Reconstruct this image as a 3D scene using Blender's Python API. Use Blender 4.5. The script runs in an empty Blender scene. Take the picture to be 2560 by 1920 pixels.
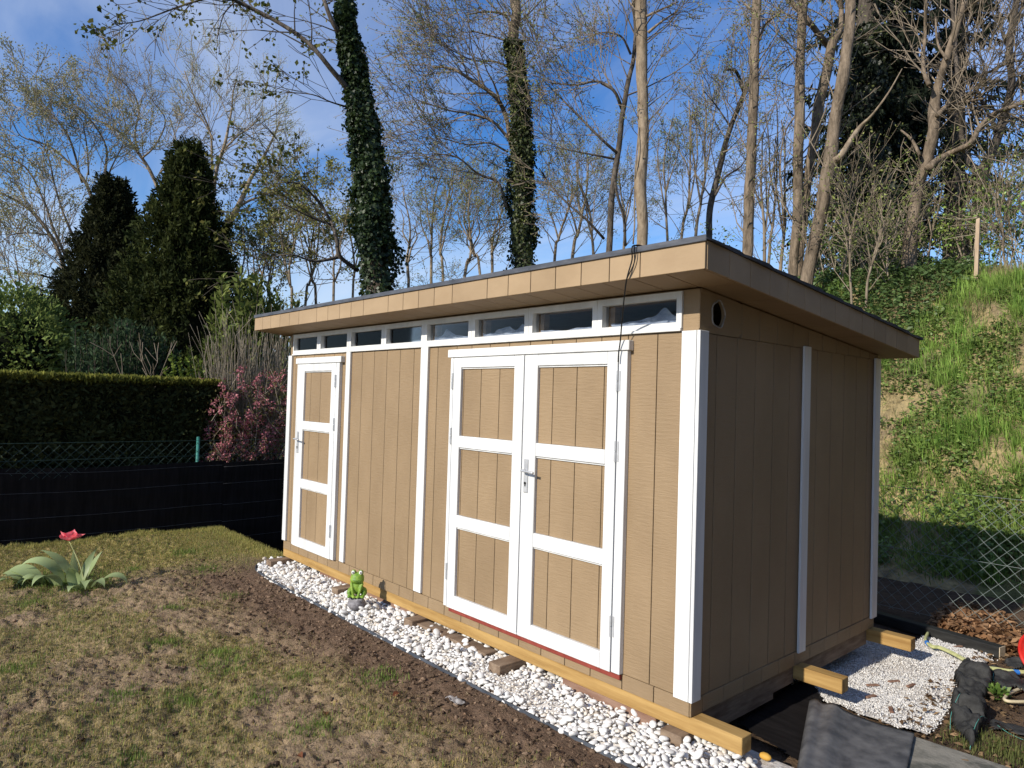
import bpy, bmesh, math
import numpy as np
from mathutils import Vector, Matrix
rng = np.random.default_rng(7)
R = math.radians
scn = bpy.context.scene
col = scn.collection

# ------------------------------------------------------------------ camera
CAM = np.array([6.90255, -3.11542, 1.59517]); YAW, PIT, ROL = -0.8371148, 0.0232543, 0.0300073
FPX, PW, PH = 1736.356, 2560, 1920
F_ = np.array([math.sin(YAW)*math.cos(PIT), math.cos(YAW)*math.cos(PIT), math.sin(PIT)])
_r = np.array([math.cos(YAW), -math.sin(YAW), 0]); _u = np.cross(_r, F_)
R_ = math.cos(ROL)*_r + math.sin(ROL)*_u; U_ = -math.sin(ROL)*_r + math.cos(ROL)*_u
cd = bpy.data.cameras.new('camera'); cam = bpy.data.objects.new('camera', cd); col.objects.link(cam)
cd.sensor_fit = 'HORIZONTAL'; cd.sensor_width = 36; cd.lens = FPX/PW*36; cd.clip_end = 3000; cd.clip_start = 0.05
cam.matrix_world = Matrix(((R_[0], U_[0], -F_[0], CAM[0]), (R_[1], U_[1], -F_[1], CAM[1]), (R_[2], U_[2], -F_[2], CAM[2]), (0, 0, 0, 1)))
scn.camera = cam
# ------------------------------------------------------------------ world and sun
SUN = Vector((0.03, 1.0, -0.54)).normalized()          # the way the light travels
w = bpy.data.worlds.new('World'); scn.world = w; w.use_nodes = True
nt = w.node_tree; nt.nodes.clear()
def N(t, typ, **k):
    n = t.nodes.new(typ)
    for a, b in k.items(): setattr(n, a, b)
    return n
def LK(t, a, b): t.links.new(a, b)
wo = N(nt, 'ShaderNodeOutputWorld'); bg = N(nt, 'ShaderNodeBackground'); bg.inputs[1].default_value = 0.09
sk = N(nt, 'ShaderNodeTexSky', sky_type='NISHITA', sun_disc=False)
sk.sun_elevation = math.asin(-SUN.z); sk.sun_rotation = math.atan2(-SUN.x, -SUN.y)
sk.altitude = 100; sk.air_density = 1.0; sk.dust_density = 0.2; sk.ozone_density = 2.2
tc = N(nt, 'ShaderNodeTexCoord'); sx = N(nt, 'ShaderNodeSeparateXYZ'); LK(nt, tc.outputs['Generated'], sx.inputs[0])
zc = N(nt, 'ShaderNodeMath', operation='ADD'); zc.inputs[1].default_value = 0.22; LK(nt, sx.outputs[2], zc.inputs[0])
zm = N(nt, 'ShaderNodeMath', operation='MAXIMUM'); zm.inputs[1].default_value = 0.06; LK(nt, zc.outputs[0], zm.inputs[0])
dv = N(nt, 'ShaderNodeVectorMath', operation='DIVIDE'); cz = N(nt, 'ShaderNodeCombineXYZ')
for i in range(3): LK(nt, zm.outputs[0], cz.inputs[i])
LK(nt, tc.outputs['Generated'], dv.inputs[0]); LK(nt, cz.outputs[0], dv.inputs[1])
mp = N(nt, 'ShaderNodeMapping'); mp.inputs['Scale'].default_value = (0.9, 2.0, 0.0); mp.inputs['Rotation'].default_value = (0, 0, R(35)); mp.inputs['Location'].default_value = (4.3, 1.9, 0)
LK(nt, dv.outputs[0], mp.inputs[0])
cn = N(nt, 'ShaderNodeTexNoise'); cn.inputs['Scale'].default_value = 1.15; cn.inputs['Detail'].default_value = 7; cn.inputs['Roughness'].default_value = 0.55; cn.inputs['Distortion'].default_value = 0.6
LK(nt, mp.outputs[0], cn.inputs['Vector'])
cr = N(nt, 'ShaderNodeValToRGB'); cr.color_ramp.elements[0].position = 0.37; cr.color_ramp.elements[1].position = 0.74
cr.color_ramp.elements[0].color = (0, 0, 0, 1); cr.color_ramp.elements[1].color = (.62, .62, .62, 1)
LK(nt, cn.outputs[0], cr.inputs[0])
hs = N(nt, 'ShaderNodeHueSaturation'); hs.inputs['Hue'].default_value = 0.512; hs.inputs['Saturation'].default_value = 1.36; hs.inputs['Value'].default_value = 1.65; LK(nt, sk.outputs[0], hs.inputs['Color'])
mx = N(nt, 'ShaderNodeMix', data_type='RGBA'); mx.inputs[7].default_value = (7.4, 8.2, 9.8, 1)
hz = N(nt, 'ShaderNodeMapRange'); hz.inputs[1].default_value = 0.0; hz.inputs[2].default_value = 0.24; hz.inputs[3].default_value = 0.85; hz.inputs[4].default_value = 0.0; LK(nt, sx.outputs[2], hz.inputs[0])
hm = N(nt, 'ShaderNodeMix', data_type='RGBA'); hm.inputs[7].default_value = (4.6, 6.6, 9.6, 1); LK(nt, hz.outputs[0], hm.inputs[0]); LK(nt, hs.outputs[0], hm.inputs[6])
LK(nt, cr.outputs[0], mx.inputs[0]); LK(nt, hm.outputs[2], mx.inputs[6])
LK(nt, mx.outputs[2], bg.inputs[0]); LK(nt, bg.outputs[0], wo.inputs[0])
sl = bpy.data.lights.new('sun', 'SUN'); sl.energy = 4.8; sl.angle = R(0.5); sl.color = (1.0, 0.93, 0.82)
so = bpy.data.objects.new('sun', sl); col.objects.link(so); so.rotation_euler = SUN.to_track_quat('-Z', 'Y').to_euler(); so.location = (0, -20, 15)
vs = scn.view_settings; vs.view_transform = 'Standard'; vs.look = 'None'; vs.gamma = 1; vs.exposure = 0.16; vs.use_curve_mapping = False

# ------------------------------------------------------------------ pixel helpers (a direction, met with a plane or a distance)
def ray(u, v): return F_ + R_*(u-PW/2)/FPX - U_*(v-PH/2)/FPX
def hit(u, v, ax, val):
    d = ray(u, v); return CAM + d*(val-CAM[ax])/d[ax]
def at(u, v, dist):                       # horizontal distance from the camera
    d = ray(u, v); return CAM + d*dist/math.hypot(d[0], d[1])
def z8(u, v): return 1800+u/2.9105, 1500+v/2.9105
def z2(u, v): return u/2.676, 1300+v/2.676
def z4(u, v): return 600+u/2.766, 1200+v/2.766
def z6(u, v): return 1200+u/3.16, 1400+v/3.16
# ------------------------------------------------------------------ noise
def _lat(ix, iy, s):
    h = (ix.astype(np.int64)*374761393 + iy.astype(np.int64)*668265263 + s*974711) & 0x7fffffff
    h = ((h ^ (h >> 13))*1274126177) & 0x7fffffff
    return ((h ^ (h >> 16)) & 0xffff)/65535.0
def vn(x, y, s=0):
    x = np.asarray(x, float); y = np.asarray(y, float)
    ix = np.floor(x); iy = np.floor(y); fx = x-ix; fy = y-iy
    fx = fx*fx*(3-2*fx); fy = fy*fy*(3-2*fy)
    a = _lat(ix, iy, s); b = _lat(ix+1, iy, s); c = _lat(ix, iy+1, s); d = _lat(ix+1, iy+1, s)
    return (a*(1-fx)+b*fx)*(1-fy) + (c*(1-fx)+d*fx)*fy
def fbm(x, y, s=0, o=4):
    t = 0; a = .5; n = 0
    for i in range(o):
        t = t + a*vn(np.asarray(x)*2**i+17*i, np.asarray(y)*2**i-9*i, s+i); n += a; a *= .5
    return t/n
def sstep(a, b, x):
    t = np.clip((np.asarray(x, float)-a)/(b-a), 0, 1); return t*t*(3-2*t)
# ------------------------------------------------------------------ materials
MATS = {}
def mat(name, c1, c2=None, vary=0.0, rough=.75, nscale=(6, 6, 6), bscale=None, bump=0.0, bdist=.01, attr=False, metal=0, spec=.3, detail=5, trans=0.0, ramp=(.35, .65)):
    m = bpy.data.materials.new(name); m.use_nodes = True; t = m.node_tree
    p = t.nodes['Principled BSDF']; p.inputs['Roughness'].default_value = rough; p.inputs['Metallic'].default_value = metal
    p.inputs['Specular IOR Level'].default_value = spec
    c2 = c2 or c1
    tcn = N(t, 'ShaderNodeTexCoord'); geo = N(t, 'ShaderNodeNewGeometry')
    mp = N(t, 'ShaderNodeMapping'); mp.inputs['Scale'].default_value = nscale
    LK(t, geo.outputs['Position'], mp.inputs[0])
    n = N(t, 'ShaderNodeTexNoise'); n.inputs['Scale'].default_value = 1; n.inputs['Detail'].default_value = detail; n.inputs['Roughness'].default_value = .6
    LK(t, mp.outputs[0], n.inputs['Vector'])
    r = N(t, 'ShaderNodeValToRGB'); r.color_ramp.elements[0].position = ramp[0]; r.color_ramp.elements[1].position = ramp[1]
    r.color_ramp.elements[0].color = (*c1, 1); r.color_ramp.elements[1].color = (*c2, 1)
    LK(t, n.outputs[0], r.inputs[0]); out = r.outputs[0]
    if attr:
        a = N(t, 'ShaderNodeAttribute', attribute_name='Col')
        mm = N(t, 'ShaderNodeMix', data_type='RGBA', blend_type='MULTIPLY'); mm.inputs[0].default_value = 1
        LK(t, a.outputs['Color'], mm.inputs[6]); LK(t, out, mm.inputs[7]); out = mm.outputs[2]
    if vary:
        oi = N(t, 'ShaderNodeObjectInfo'); hv = N(t, 'ShaderNodeHueSaturation'); mr = N(t, 'ShaderNodeMapRange'); mr.inputs[3].default_value = 1-vary; mr.inputs[4].default_value = 1+vary
        LK(t, oi.outputs['Random'], mr.inputs[0]); LK(t, mr.outputs[0], hv.inputs['Value']); LK(t, out, hv.inputs['Color']); out = hv.outputs[0]
    LK(t, out, p.inputs['Base Color'])
    if bump:
        m2 = N(t, 'ShaderNodeMapping'); m2.inputs['Scale'].default_value = bscale or nscale; LK(t, geo.outputs['Position'], m2.inputs[0])
        n2 = N(t, 'ShaderNodeTexNoise'); n2.inputs['Scale'].default_value = 1; n2.inputs['Detail'].default_value = 6; n2.inputs['Roughness'].default_value = .65
        LK(t, m2.outputs[0], n2.inputs['Vector'])
        b = N(t, 'ShaderNodeBump'); b.inputs['Strength'].default_value = bump; b.inputs['Distance'].default_value = bdist
        LK(t, n2.outputs[0], b.inputs['Height']); LK(t, b.outputs[0], p.inputs['Normal'])
    if trans:
        tr = N(t, 'ShaderNodeBsdfTranslucent'); LK(t, out, tr.inputs[0]); ms = N(t, 'ShaderNodeMixShader'); ms.inputs[0].default_value = trans
        LK(t, p.outputs[0], ms.inputs[1]); LK(t, tr.outputs[0], ms.inputs[2]); LK(t, ms.outputs[0], t.nodes['Material Output'].inputs[0])
    MATS[name] = m; return m
W1 = (1, 1, 1)
mat('tan', (.250, .174, .098), (.300, .211, .121), vary=.05, rough=.62, nscale=(2.2, 2.2, 1.3), bscale=(11, 11, 80), bump=.75, bdist=.006)
mat('tan_fascia', (.31, .216, .122), (.375, .267, .156), vary=.05, rough=.6, nscale=(1.6, 3, 3), bscale=(20, 20, 30), bump=.3, bdist=.004)
mat('white', (.60, .605, .595), (.74, .745, .73), vary=.03, rough=.45, nscale=(9, 9, 1.2), bscale=(30, 30, 4), bump=.12, bdist=.003, spec=.4)
mat('red', (.20, .035, .024), (.26, .055, .038), rough=.6, nscale=(14, 14, 14))
mat('beam', (.26, .145, .042), (.44, .28, .10), rough=.7, nscale=(1.6, 22, 22), bscale=(3, 70, 70), bump=.3, bdist=.003, detail=7)
mat('beam_end', (.33, .2, .08), (.5, .34, .16), rough=.75, nscale=(30, 30, 30))
mat('tape', (.05, .05, .052), (.10, .10, .10), rough=.7, nscale=(3, 9, 3))
mat('old_wood', (.13, .085, .055), (.26, .19, .13), rough=.85, nscale=(14, 5, 30), bump=.4, bscale=(40, 12, 60), bdist=.004)
mat('red_wood', (.17, .085, .055), (.27, .17, .12), rough=.85, nscale=(4, 20, 20), bump=.4, bscale=(6, 60, 60), bdist=.004)
mat('inner_wood', (.30, .18, .09), (.42, .27, .15), rough=.8, nscale=(3, 3, 20))
mat('dark_inner', (.05, .04, .035), rough=.9)
mat('felt', (.035, .037, .042), (.07, .073, .08), rough=.8, nscale=(40, 40, 40), bump=.4, bscale=(160, 160, 160), bdist=.003)
mat('drip', (.05, .055, .065), (.1, .105, .12), rough=.5, nscale=(8, 30, 30))
mat('metal', (.42, .43, .44), (.55, .56, .57), rough=.35, metal=.25, spec=.6, nscale=(20, 20, 20))
mat('rim', (.25, .23, .21), (.4, .37, .33), rough=.8, nscale=(40, 40, 40))
mat('film', (.30, .34, .44), (.62, .66, .74), rough=.35, nscale=(14, 5, 30), trans=.25)
mat('pebble', (.64, .62, .58), (.80, .79, .77), rough=.55, nscale=(14, 14, 14), bump=.15, bscale=(60, 60, 60), bdist=.004, attr=True)
mat('sand', (.44, .40, .35), (.74, .70, .65), rough=.9, nscale=(24, 24, 24), bump=1, bscale=(60, 60, 60), bdist=.012)
mat('chip', (.62, .60, .57), (.8, .78, .75), rough=.7, nscale=(50, 50, 50), attr=True)
mat('edging', (.03, .035, .042), (.075, .085, .1), rough=.55, nscale=(6, 6, 12), bump=.2)
mat('soil', (.75, .75, .75), (1.2, 1.15, 1.1), rough=.95, nscale=(28, 28, 28), bump=1, bscale=(70, 70, 70), bdist=.02, attr=True, spec=.1)
mat('bank_soil', (.7, .7, .7), (1.25, 1.2, 1.1), rough=.95, nscale=(12, 12, 12), bump=1, bscale=(25, 25, 25), bdist=.03, attr=True, spec=.1)
mat('ground', (.05, .045, .025), (.09, .085, .045), rough=.95, nscale=(.7, .7, .7), bump=.6, bscale=(8, 8, 8), spec=.1)
mat('blade', W1, (.8, .8, .8), rough=.6, nscale=(3, 3, 3), attr=True, trans=.38, spec=.2)
mat('leaf', W1, (.75, .78, .75), rough=.45, nscale=(2, 2, 2), attr=True, trans=.3, spec=.35)
mat('leaf_matte', W1, (.8, .82, .8), rough=.75, nscale=(2, 2, 2), attr=True, trans=.3, spec=.1)
mat('petal', (.86, .10, .14), (.93, .30, .33), rough=.5, nscale=(60, 60, 30), trans=.35)
mat('bark', (.10, .078, .055), (.27, .21, .15), rough=.9, nscale=(14, 14, 4), bump=1, bscale=(26, 26, 7), bdist=.03, detail=7, spec=.1)
mat('bark_pale', (.17, .13, .09), (.34, .27, .19), rough=.9, nscale=(12, 12, 5), bump=.8, bscale=(26, 26, 7), bdist=.02, spec=.1)
mat('bark_dark', (.05, .042, .035), (.15, .125, .1), rough=.9, nscale=(12, 12, 5), bump=.9, bscale=(26, 26, 7), bdist=.03, spec=.1)
mat('twig', (.15, .12, .085), (.30, .245, .18), rough=.85, nscale=(3, 3, 3), spec=.1)
mat('twig_pale', (.28, .235, .17), (.42, .36, .27), rough=.85, nscale=(3, 3, 3), spec=.1)
mat('twig_dark', (.05, .042, .034), (.1, .085, .065), rough=.85, nscale=(3, 3, 3), spec=.1)
mat('foliage_shade', (.006, .008, .004), (.014, .016, .008), rough=.95, nscale=(6, 6, 6), spec=.05)  # near-black colour paints the shade deep inside foliage
mat('net', (.007, .006, .006), (.014, .012, .012), rough=.9, nscale=(3, 30, 3), bump=.6, bscale=(120, 120, 120), bdist=.003, spec=.1)
mat('wire', (.02, .045, .04), (.04, .075, .065), rough=.5, nscale=(10, 10, 10), spec=.4)
mat('wire_grey', (.16, .2, .19), (.26, .3, .28), rough=.5, nscale=(10, 10, 10), spec=.4)
mat('post_green', (.03, .16, .13), (.05, .22, .19), rough=.45, nscale=(10, 10, 10))
mat('fabric', (.018, .018, .018), (.05, .05, .048), rough=.8, nscale=(16, 16, 16), bump=.8, bscale=(60, 60, 60), bdist=.008)
mat('thread', (.1, .35, .3), rough=.7)
mat('sheet', (.055, .055, .06), (.14, .138, .14), rough=.55, nscale=(9, 9, 9), bump=.5, bscale=(22, 22, 22), bdist=.006, spec=.5)
mat('concrete', (.10, .10, .085), (.25, .235, .2), rough=.9, nscale=(9, 9, 9), bump=.8, bscale=(50, 50, 50), bdist=.006, detail=8, ramp=(.38, .6))
mat('rubber', (.010, .010, .010), rough=.6)
mat('hose', (.36, .38, .16), (.5, .5, .25), rough=.5, nscale=(20, 20, 20))
mat('hose_beige', (.5, .42, .26), (.6, .52, .35), rough=.5, nscale=(20, 20, 20))
mat('blue', (.03, .16, .5), rough=.4)
mat('red_plastic', (.55, .02, .015), (.66, .05, .04), rough=.4, nscale=(5, 5, 5), spec=.5)
mat('black_wood', (.010, .010, .010), (.025, .025, .024), rough=.65, nscale=(4, 30, 30), bump=.3)
mat('cut_wood', (.45, .36, .24), (.6, .5, .36), rough=.8, nscale=(20, 20, 60))
mat('stake', (.36, .26, .17), (.48, .36, .25), rough=.85, nscale=(20, 20, 4))
mat('frog', (.10, .22, .025), (.26, .38, .05), rough=.5, nscale=(22, 22, 22), spec=.35, bump=.2)
mat('frog_white', (.8, .8, .75), rough=.3)
mat('frog_stone', (.13, .12, .125), (.28, .27, .28), rough=.8, nscale=(40, 40, 40), bump=.6)
mat('yellow_stone', (.55, .3, .05), (.7, .42, .1), rough=.6)
mat('plastic_bit', (.34, .31, .29), (.55, .53, .51), rough=.2, trans=.4, nscale=(30, 30, 30))
def glass():
    m = bpy.data.materials.new('glass'); m.use_nodes = True; t = m.node_tree; t.nodes.remove(t.nodes['Principled BSDF'])
    tr = N(t, 'ShaderNodeBsdfTransparent'); tr.inputs[0].default_value = (.86, .88, .9, 1); gl = N(t, 'ShaderNodeBsdfGlossy'); gl.inputs['Roughness'].default_value = .02
    fr = N(t, 'ShaderNodeFresnel'); fr.inputs[0].default_value = 1.2; ms = N(t, 'ShaderNodeMixShader')
    LK(t, fr.outputs[0], ms.inputs[0]); LK(t, tr.outputs[0], ms.inputs[1]); LK(t, gl.outputs[0], ms.inputs[2]); LK(t, ms.outputs[0], t.nodes['Material Output'].inputs[0])
    MATS['glass'] = m
glass()
# ------------------------------------------------------------------ object helpers
WL = {}
def tag(o, label=None, cat=None, group=None, kind=None):
    if label: o['label'] = label
    if cat: o['category'] = cat
    if group: o['group'] = group
    if kind: o['kind'] = kind
    return o
def empty(name, loc, label, cat, group=None):
    o = bpy.data.objects.new(name, None); o.empty_display_size = .1; col.objects.link(o); o.location = loc; WL[o] = np.array(loc, float)
    return tag(o, label, cat, group)
def link(name, me, material, parent, origin):
    o = bpy.data.objects.new(name, me); col.objects.link(o)
    if material: me.materials.append(MATS[material])
    WL[o] = np.array(origin, float)
    if parent is not None: o.parent = parent; o.location = WL[o]-WL[parent]
    else: o.location = WL[o]
    return o
def mesh(name, v, f, material, parent=None, smooth=False, colr=None):
    """v (n,3) world; f an int array (m,k) or list of index lists"""
    v = np.asarray(v, float)
    o = np.array([(v[:, 0].min()+v[:, 0].max())/2, (v[:, 1].min()+v[:, 1].max())/2, v[:, 2].min()])
    me = bpy.data.meshes.new(name)
    if isinstance(f, np.ndarray):
        m, k = f.shape
        me.vertices.add(len(v)); me.vertices.foreach_set('co', (v-o).astype(np.float32).ravel())
        me.loops.add(m*k); me.loops.foreach_set('vertex_index', f.astype(np.int32).ravel())
        me.polygons.add(m); me.polygons.foreach_set('loop_start', np.arange(0, m*k, k, dtype=np.int32))
        me.update(calc_edges=True)
    else:
        me.from_pydata((v-o).tolist(), [], f)
    if smooth: me.polygons.foreach_set('use_smooth', np.ones(len(me.polygons), bool))
    if colr is not None:
        a = me.color_attributes.new('Col', 'FLOAT_COLOR', 'POINT')
        c = np.ones((len(v), 4), np.float32); c[:, :3] = colr; a.data.foreach_set('color', c.ravel())
    return link(name, me, material, parent, o)
BOXF = [(0, 3, 2, 1), (4, 5, 6, 7), (0, 1, 5, 4), (1, 2, 6, 5), (2, 3, 7, 6), (3, 0, 4, 7)]
def bm_obj(name, bm, material, parent=None, smooth=False):
    bm.normal_update()
    v = np.array([x.co[:] for x in bm.verts]); bm.verts.index_update()
    f = [[x.index for x in q.verts] for q in bm.faces]; bm.free()
    return mesh(name, v, f, material, parent, smooth)
def bm_box(bm, c8):
    vs = [bm.verts.new(c) for c in c8]
    return [bm.faces.new([vs[i] for i in q]) for q in BOXF]
def hexa(name, c8, material, parent=None, bevel=.0015):
    bm = bmesh.new(); bm_box(bm, c8)
    if bevel: bmesh.ops.bevel(bm, geom=list(bm.edges), offset=bevel, segments=1, affect='EDGES', profile=.5)
    return bm_obj(name, bm, material, parent)
def box(name, x0, x1, y0, y1, z0, z1, material, parent=None, bevel=.0015):
    return hexa(name, [(x0, y0, z0), (x1, y0, z0), (x1, y1, z0), (x0, y1, z0), (x0, y0, z1), (x1, y0, z1), (x1, y1, z1), (x0, y1, z1)], material, parent, bevel)
def slopebox(name, x0, x1, y0, y1, zb, zt, material, parent=None, bevel=.0015):     # zb, zt are functions of y
    return hexa(name, [(x0, y0, zb(y0)), (x1, y0, zb(y0)), (x1, y1, zb(y1)), (x0, y1, zb(y1)), (x0, y0, zt(y0)), (x1, y0, zt(y0)), (x1, y1, zt(y1)), (x0, y1, zt(y1))], material, parent, bevel)
def cat_meshes(lst):
    V, Fc, C, o = [], [], [], 0
    for it in lst:
        V.append(it[0]); Fc.append(it[1]+o); o += len(it[0])
        if len(it) > 2: C.append(it[2])
    return np.concatenate(V), np.concatenate(Fc), (np.concatenate(C) if C else None)
def tube_vf(pts, rad, n=8, cap=True, rough=0, seed=0):
    pts = np.asarray(pts, float); rad = np.broadcast_to(np.asarray(rad, float), (len(pts),))
    t = np.gradient(pts, axis=0); t /= np.linalg.norm(t, axis=1)[:, None]+1e-9
    a = np.cross(t[0], [0.3, 0.2, 1]); 
    if np.linalg.norm(a) < .1: a = np.cross(t[0], [1, 0, 0])
    a /= np.linalg.norm(a); V = []
    th = np.arange(n)/n*2*np.pi
    for i in range(len(pts)):
        a = a-t[i]*(a@t[i]); a /= np.linalg.norm(a)+1e-9; b = np.cross(t[i], a)
        rr = rad[i]*(1+rough*(vn(th*1.3+seed, np.full(n, i*.7), seed)-.5)*2)[:, None]
        V.append(pts[i]+rr*(np.cos(th)[:, None]*a+np.sin(th)[:, None]*b))
    V = np.concatenate(V); m = len(pts); k = np.arange(n); k2 = (k+1) % n
    Fq = np.concatenate([np.stack([i*n+k, i*n+k2, (i+1)*n+k2, (i+1)*n+k], 1) for i in range(m-1)])
    if cap:
        c0 = len(V); V = np.vstack([V, pts[0], pts[-1]])
        Fq = np.vstack([Fq, np.stack([np.full(n, c0), k2, k, k], 1)*1]) if False else Fq
        cf = np.concatenate([np.stack([k2, k, np.full(n, c0), np.full(n, c0)], 1), np.stack([(m-1)*n+k, (m-1)*n+k2, np.full(n, c0+1), np.full(n, c0+1)], 1)])
        return V, Fq, cf[:, :3]
    return V, Fq, None
def tubes_obj(name, lst, material, parent=None, smooth=True):
    """lst of (pts, rad, sides, rough, seed)"""
    V, Fl, o = [], [], 0
    for j, it in enumerate(lst):
        pts, rad, n = it[:3]; rough = it[3] if len(it) > 3 else 0
        v, f, c = tube_vf(pts, rad, n, True, rough, j*7+3)
        Fl += (f+o).tolist()
        if c is not None: Fl += (c+o).tolist()
        V.append(v); o += len(v)
    return mesh(name, np.concatenate(V), Fl, material, parent, smooth)
def smooth_pts(p, n=4):
    """Catmull-Rom through the rows of p (any width)"""
    p = np.asarray(p, float); q = np.vstack([2*p[0]-p[1], p, 2*p[-1]-p[-2]]); out = []
    for i in range(1, len(q)-2):
        for k in range(n):
            t = k/n; a, b, c, d = q[i-1:i+3]
            out.append(.5*(2*b+(c-a)*t+(2*a-5*b+4*c-d)*t*t+(3*b-a-3*c+d)*t**3))
    out.append(p[-1]); return np.array(out)
def segs_vf(S, n=3):
    """S rows p0(3) p1(3) r0 r1 -> prisms"""
    S = np.asarray(S, float); p0, p1, r0, r1 = S[:, :3], S[:, 3:6], S[:, 6], S[:, 7]
    d = p1-p0; d /= np.linalg.norm(d, axis=1)[:, None]+1e-9
    h = np.where(np.abs(d[:, 2:3]) < .9, np.array([[0, 0, 1.]]), np.array([[1., 0, 0]]))
    a = np.cross(d, h); a /= np.linalg.norm(a, axis=1)[:, None]+1e-9; b = np.cross(d, a)
    V = np.empty((len(S), 2*n, 3))
    for i in range(n):
        c, s = math.cos(2*math.pi*i/n), math.sin(2*math.pi*i/n); o = c*a+s*b
        V[:, i] = p0+o*r0[:, None]; V[:, n+i] = p1+o*r1[:, None]
    base = np.arange(len(S))[:, None]*2*n
    f = np.concatenate([base+np.array([[i, (i+1) % n, n+(i+1) % n, n+i]]) for i in range(n)])
    return V.reshape(-1, 3), f
def leaves_vf(P, D, L, Wd, nrm=None, fold=.15, bend=0.0):
    """rhombic leaves: base P, unit axis D, length L, width Wd"""
    P = np.asarray(P, float); D = np.asarray(D, float); k = len(P); L = np.broadcast_to(L, (k,))[:, None]; Wd = np.broadcast_to(Wd, (k,))[:, None]
    if nrm is None: nrm = rng.normal(size=(k, 3))
    s = np.cross(D, nrm); s /= np.linalg.norm(s, axis=1)[:, None]+1e-9; u = np.cross(s, D)
    V = np.empty((k, 4, 3)); V[:, 0] = P; V[:, 2] = P+D*L+u*L*bend
    V[:, 1] = P+D*L*.45+s*Wd*.5+u*Wd*fold; V[:, 3] = P+D*L*.45-s*Wd*.5+u*Wd*fold
    f = np.arange(k)[:, None]*4+np.array([[0, 1, 2, 3]])
    return V.reshape(-1, 3), f
def unit(a): return a/(np.linalg.norm(a, axis=-1, keepdims=True)+1e-9)
def rep4(c): return np.repeat(c, 4, axis=0)
def cols(n, c1, c2, v=.2):
    t = rng.random((n, 1)); c = np.array(c1)*(1-t)+np.array(c2)*t
    return c*(1+v*(rng.random((n, 1))*2-1))

# ================================================================== THE SETTING
GZ = -0.19                                                     # lawn level
def bank_z(x, y):
    x = np.asarray(x, float); y = np.asarray(y, float)
    prof = np.interp(y, [5.1, 5.6, 6.1, 7.2, 8.6, 9.6, 10.3, 11.2, 22, 30], [-.22, 0, .36, 1.45, 2.9, 3.74, 3.98, 4.02, 4.1, -.7])
    k = sstep(-11, -4.5, x)*(1-sstep(16, 22, x))
    return -.7 + (prof+.7)*k + (fbm(x*1.1, y*1.1, 5, 4)-.5)*.28*sstep(5.2, 6, y)*k
def grid(name, x0, x1, y0, y1, step, zf, material, colf=None, parent=None, skirt=None):
    nx = int(round((x1-x0)/step))+1; ny = int(round((y1-y0)/step))+1
    X, Y = np.meshgrid(np.linspace(x0, x1, nx), np.linspace(y0, y1, ny)); Z = zf(X, Y)
    v = np.stack([X, Y, Z], -1).reshape(-1, 3); i = np.arange(nx*ny).reshape(ny, nx)
    f = np.stack([i[:-1, :-1], i[:-1, 1:], i[1:, 1:], i[1:, :-1]], -1).reshape(-1, 4)
    c = colf(v) if colf else None
    if skirt is not None:
        rim = np.concatenate([i[0], i[1:, -1], i[-1, -2::-1], i[-2:0:-1, 0]]); w_ = v[rim].copy(); w_[:, 2] = skirt; o = len(v)
        v = np.vstack([v, w_]); k = np.arange(len(rim)); k2 = np.roll(k, -1)
        f = np.vstack([f, np.stack([rim[k2], rim[k], o+k, o+k2], 1)])
        if c is not None: c = np.vstack([c, c[rim]])
    return mesh(name, v, f, material, parent, True, c)
g = mesh('ground', [(-900, -900, -.72), (900, -900, -.72), (900, 900, -.72), (-900, 900, -.72)], [(0, 1, 2, 3)], 'ground'); tag(g, kind='structure')
# --- lawn: fine mesh in view, coloured by what grows (soil, moss, straw, grass)
TUFT = [z2(1560, 510), z2(1480, 900), z2(1100, 830), z2(2010, 1060), z2(870, 1590), z2(1230, 220), z2(900, 340), z2(1380, 340), z4(980, 1375), z4(150, 1500), z2(1150, 610), z2(560, 480), z2(200, 560), z2(100, 1000), z2(820, 1180), z2(1240, 1200), z2(1500, 980), z2(2100, 1420)]
TUFT = np.array([hit(u, v, 2, GZ)[:2] for u, v in TUFT]); TR = rng.uniform(.09, .2, len(TUFT)); TR[:5] *= .8
STRAW = np.array([hit(*z2(u, v), 2, GZ)[:2] for u, v in [(1060, 540), (560, 920), (800, 700), (1430, 620), (150, 760), (1450, 170), (350, 1280), (600, 840)]])
def masks(x, y):
    n1 = fbm(x*2.2, y*2.2, 11, 4); n2 = fbm(x*5, y*5, 21, 4)
    soil = sstep(-1.25, -.62, y+.35*(n1-.5)-.10*x*.5+.1)*sstep(-1.2, .3, x)              # raw earth along the edging
    moss = sstep(-.4, -1.3, x+1.2*(n1-.5))*.9                                             # mossy far corner
    grass = np.clip(sstep(.34, .56, n1)*.85*(1-soil)+moss*.8, 0, 1)
    tuft = np.zeros_like(x)
    for (tx, ty), r in zip(TUFT, TR): tuft = np.maximum(tuft, np.exp(-((x-tx)**2+(y-ty)**2)/(r*r*.5)))
    tuft = tuft*(.35+.9*fbm(x*6, y*6, 131, 3))
    tc_ = hit(*z2(470, 420), 2, GZ); tuft = np.maximum(tuft, .9*np.exp(-(((x-tc_[0])/.38)**2+((y-tc_[1])/.3)**2)))
    straw = np.zeros_like(x)
    for tx, ty in STRAW: straw = np.maximum(straw, np.exp(-(((x-tx)/.16)**2+((y-ty)/.12)**2)))
    straw = np.clip(straw*1.1+.55*sstep(.5, .7, n2)*(1-soil), 0, 1)
    return soil, moss, grass, tuft, straw
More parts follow.
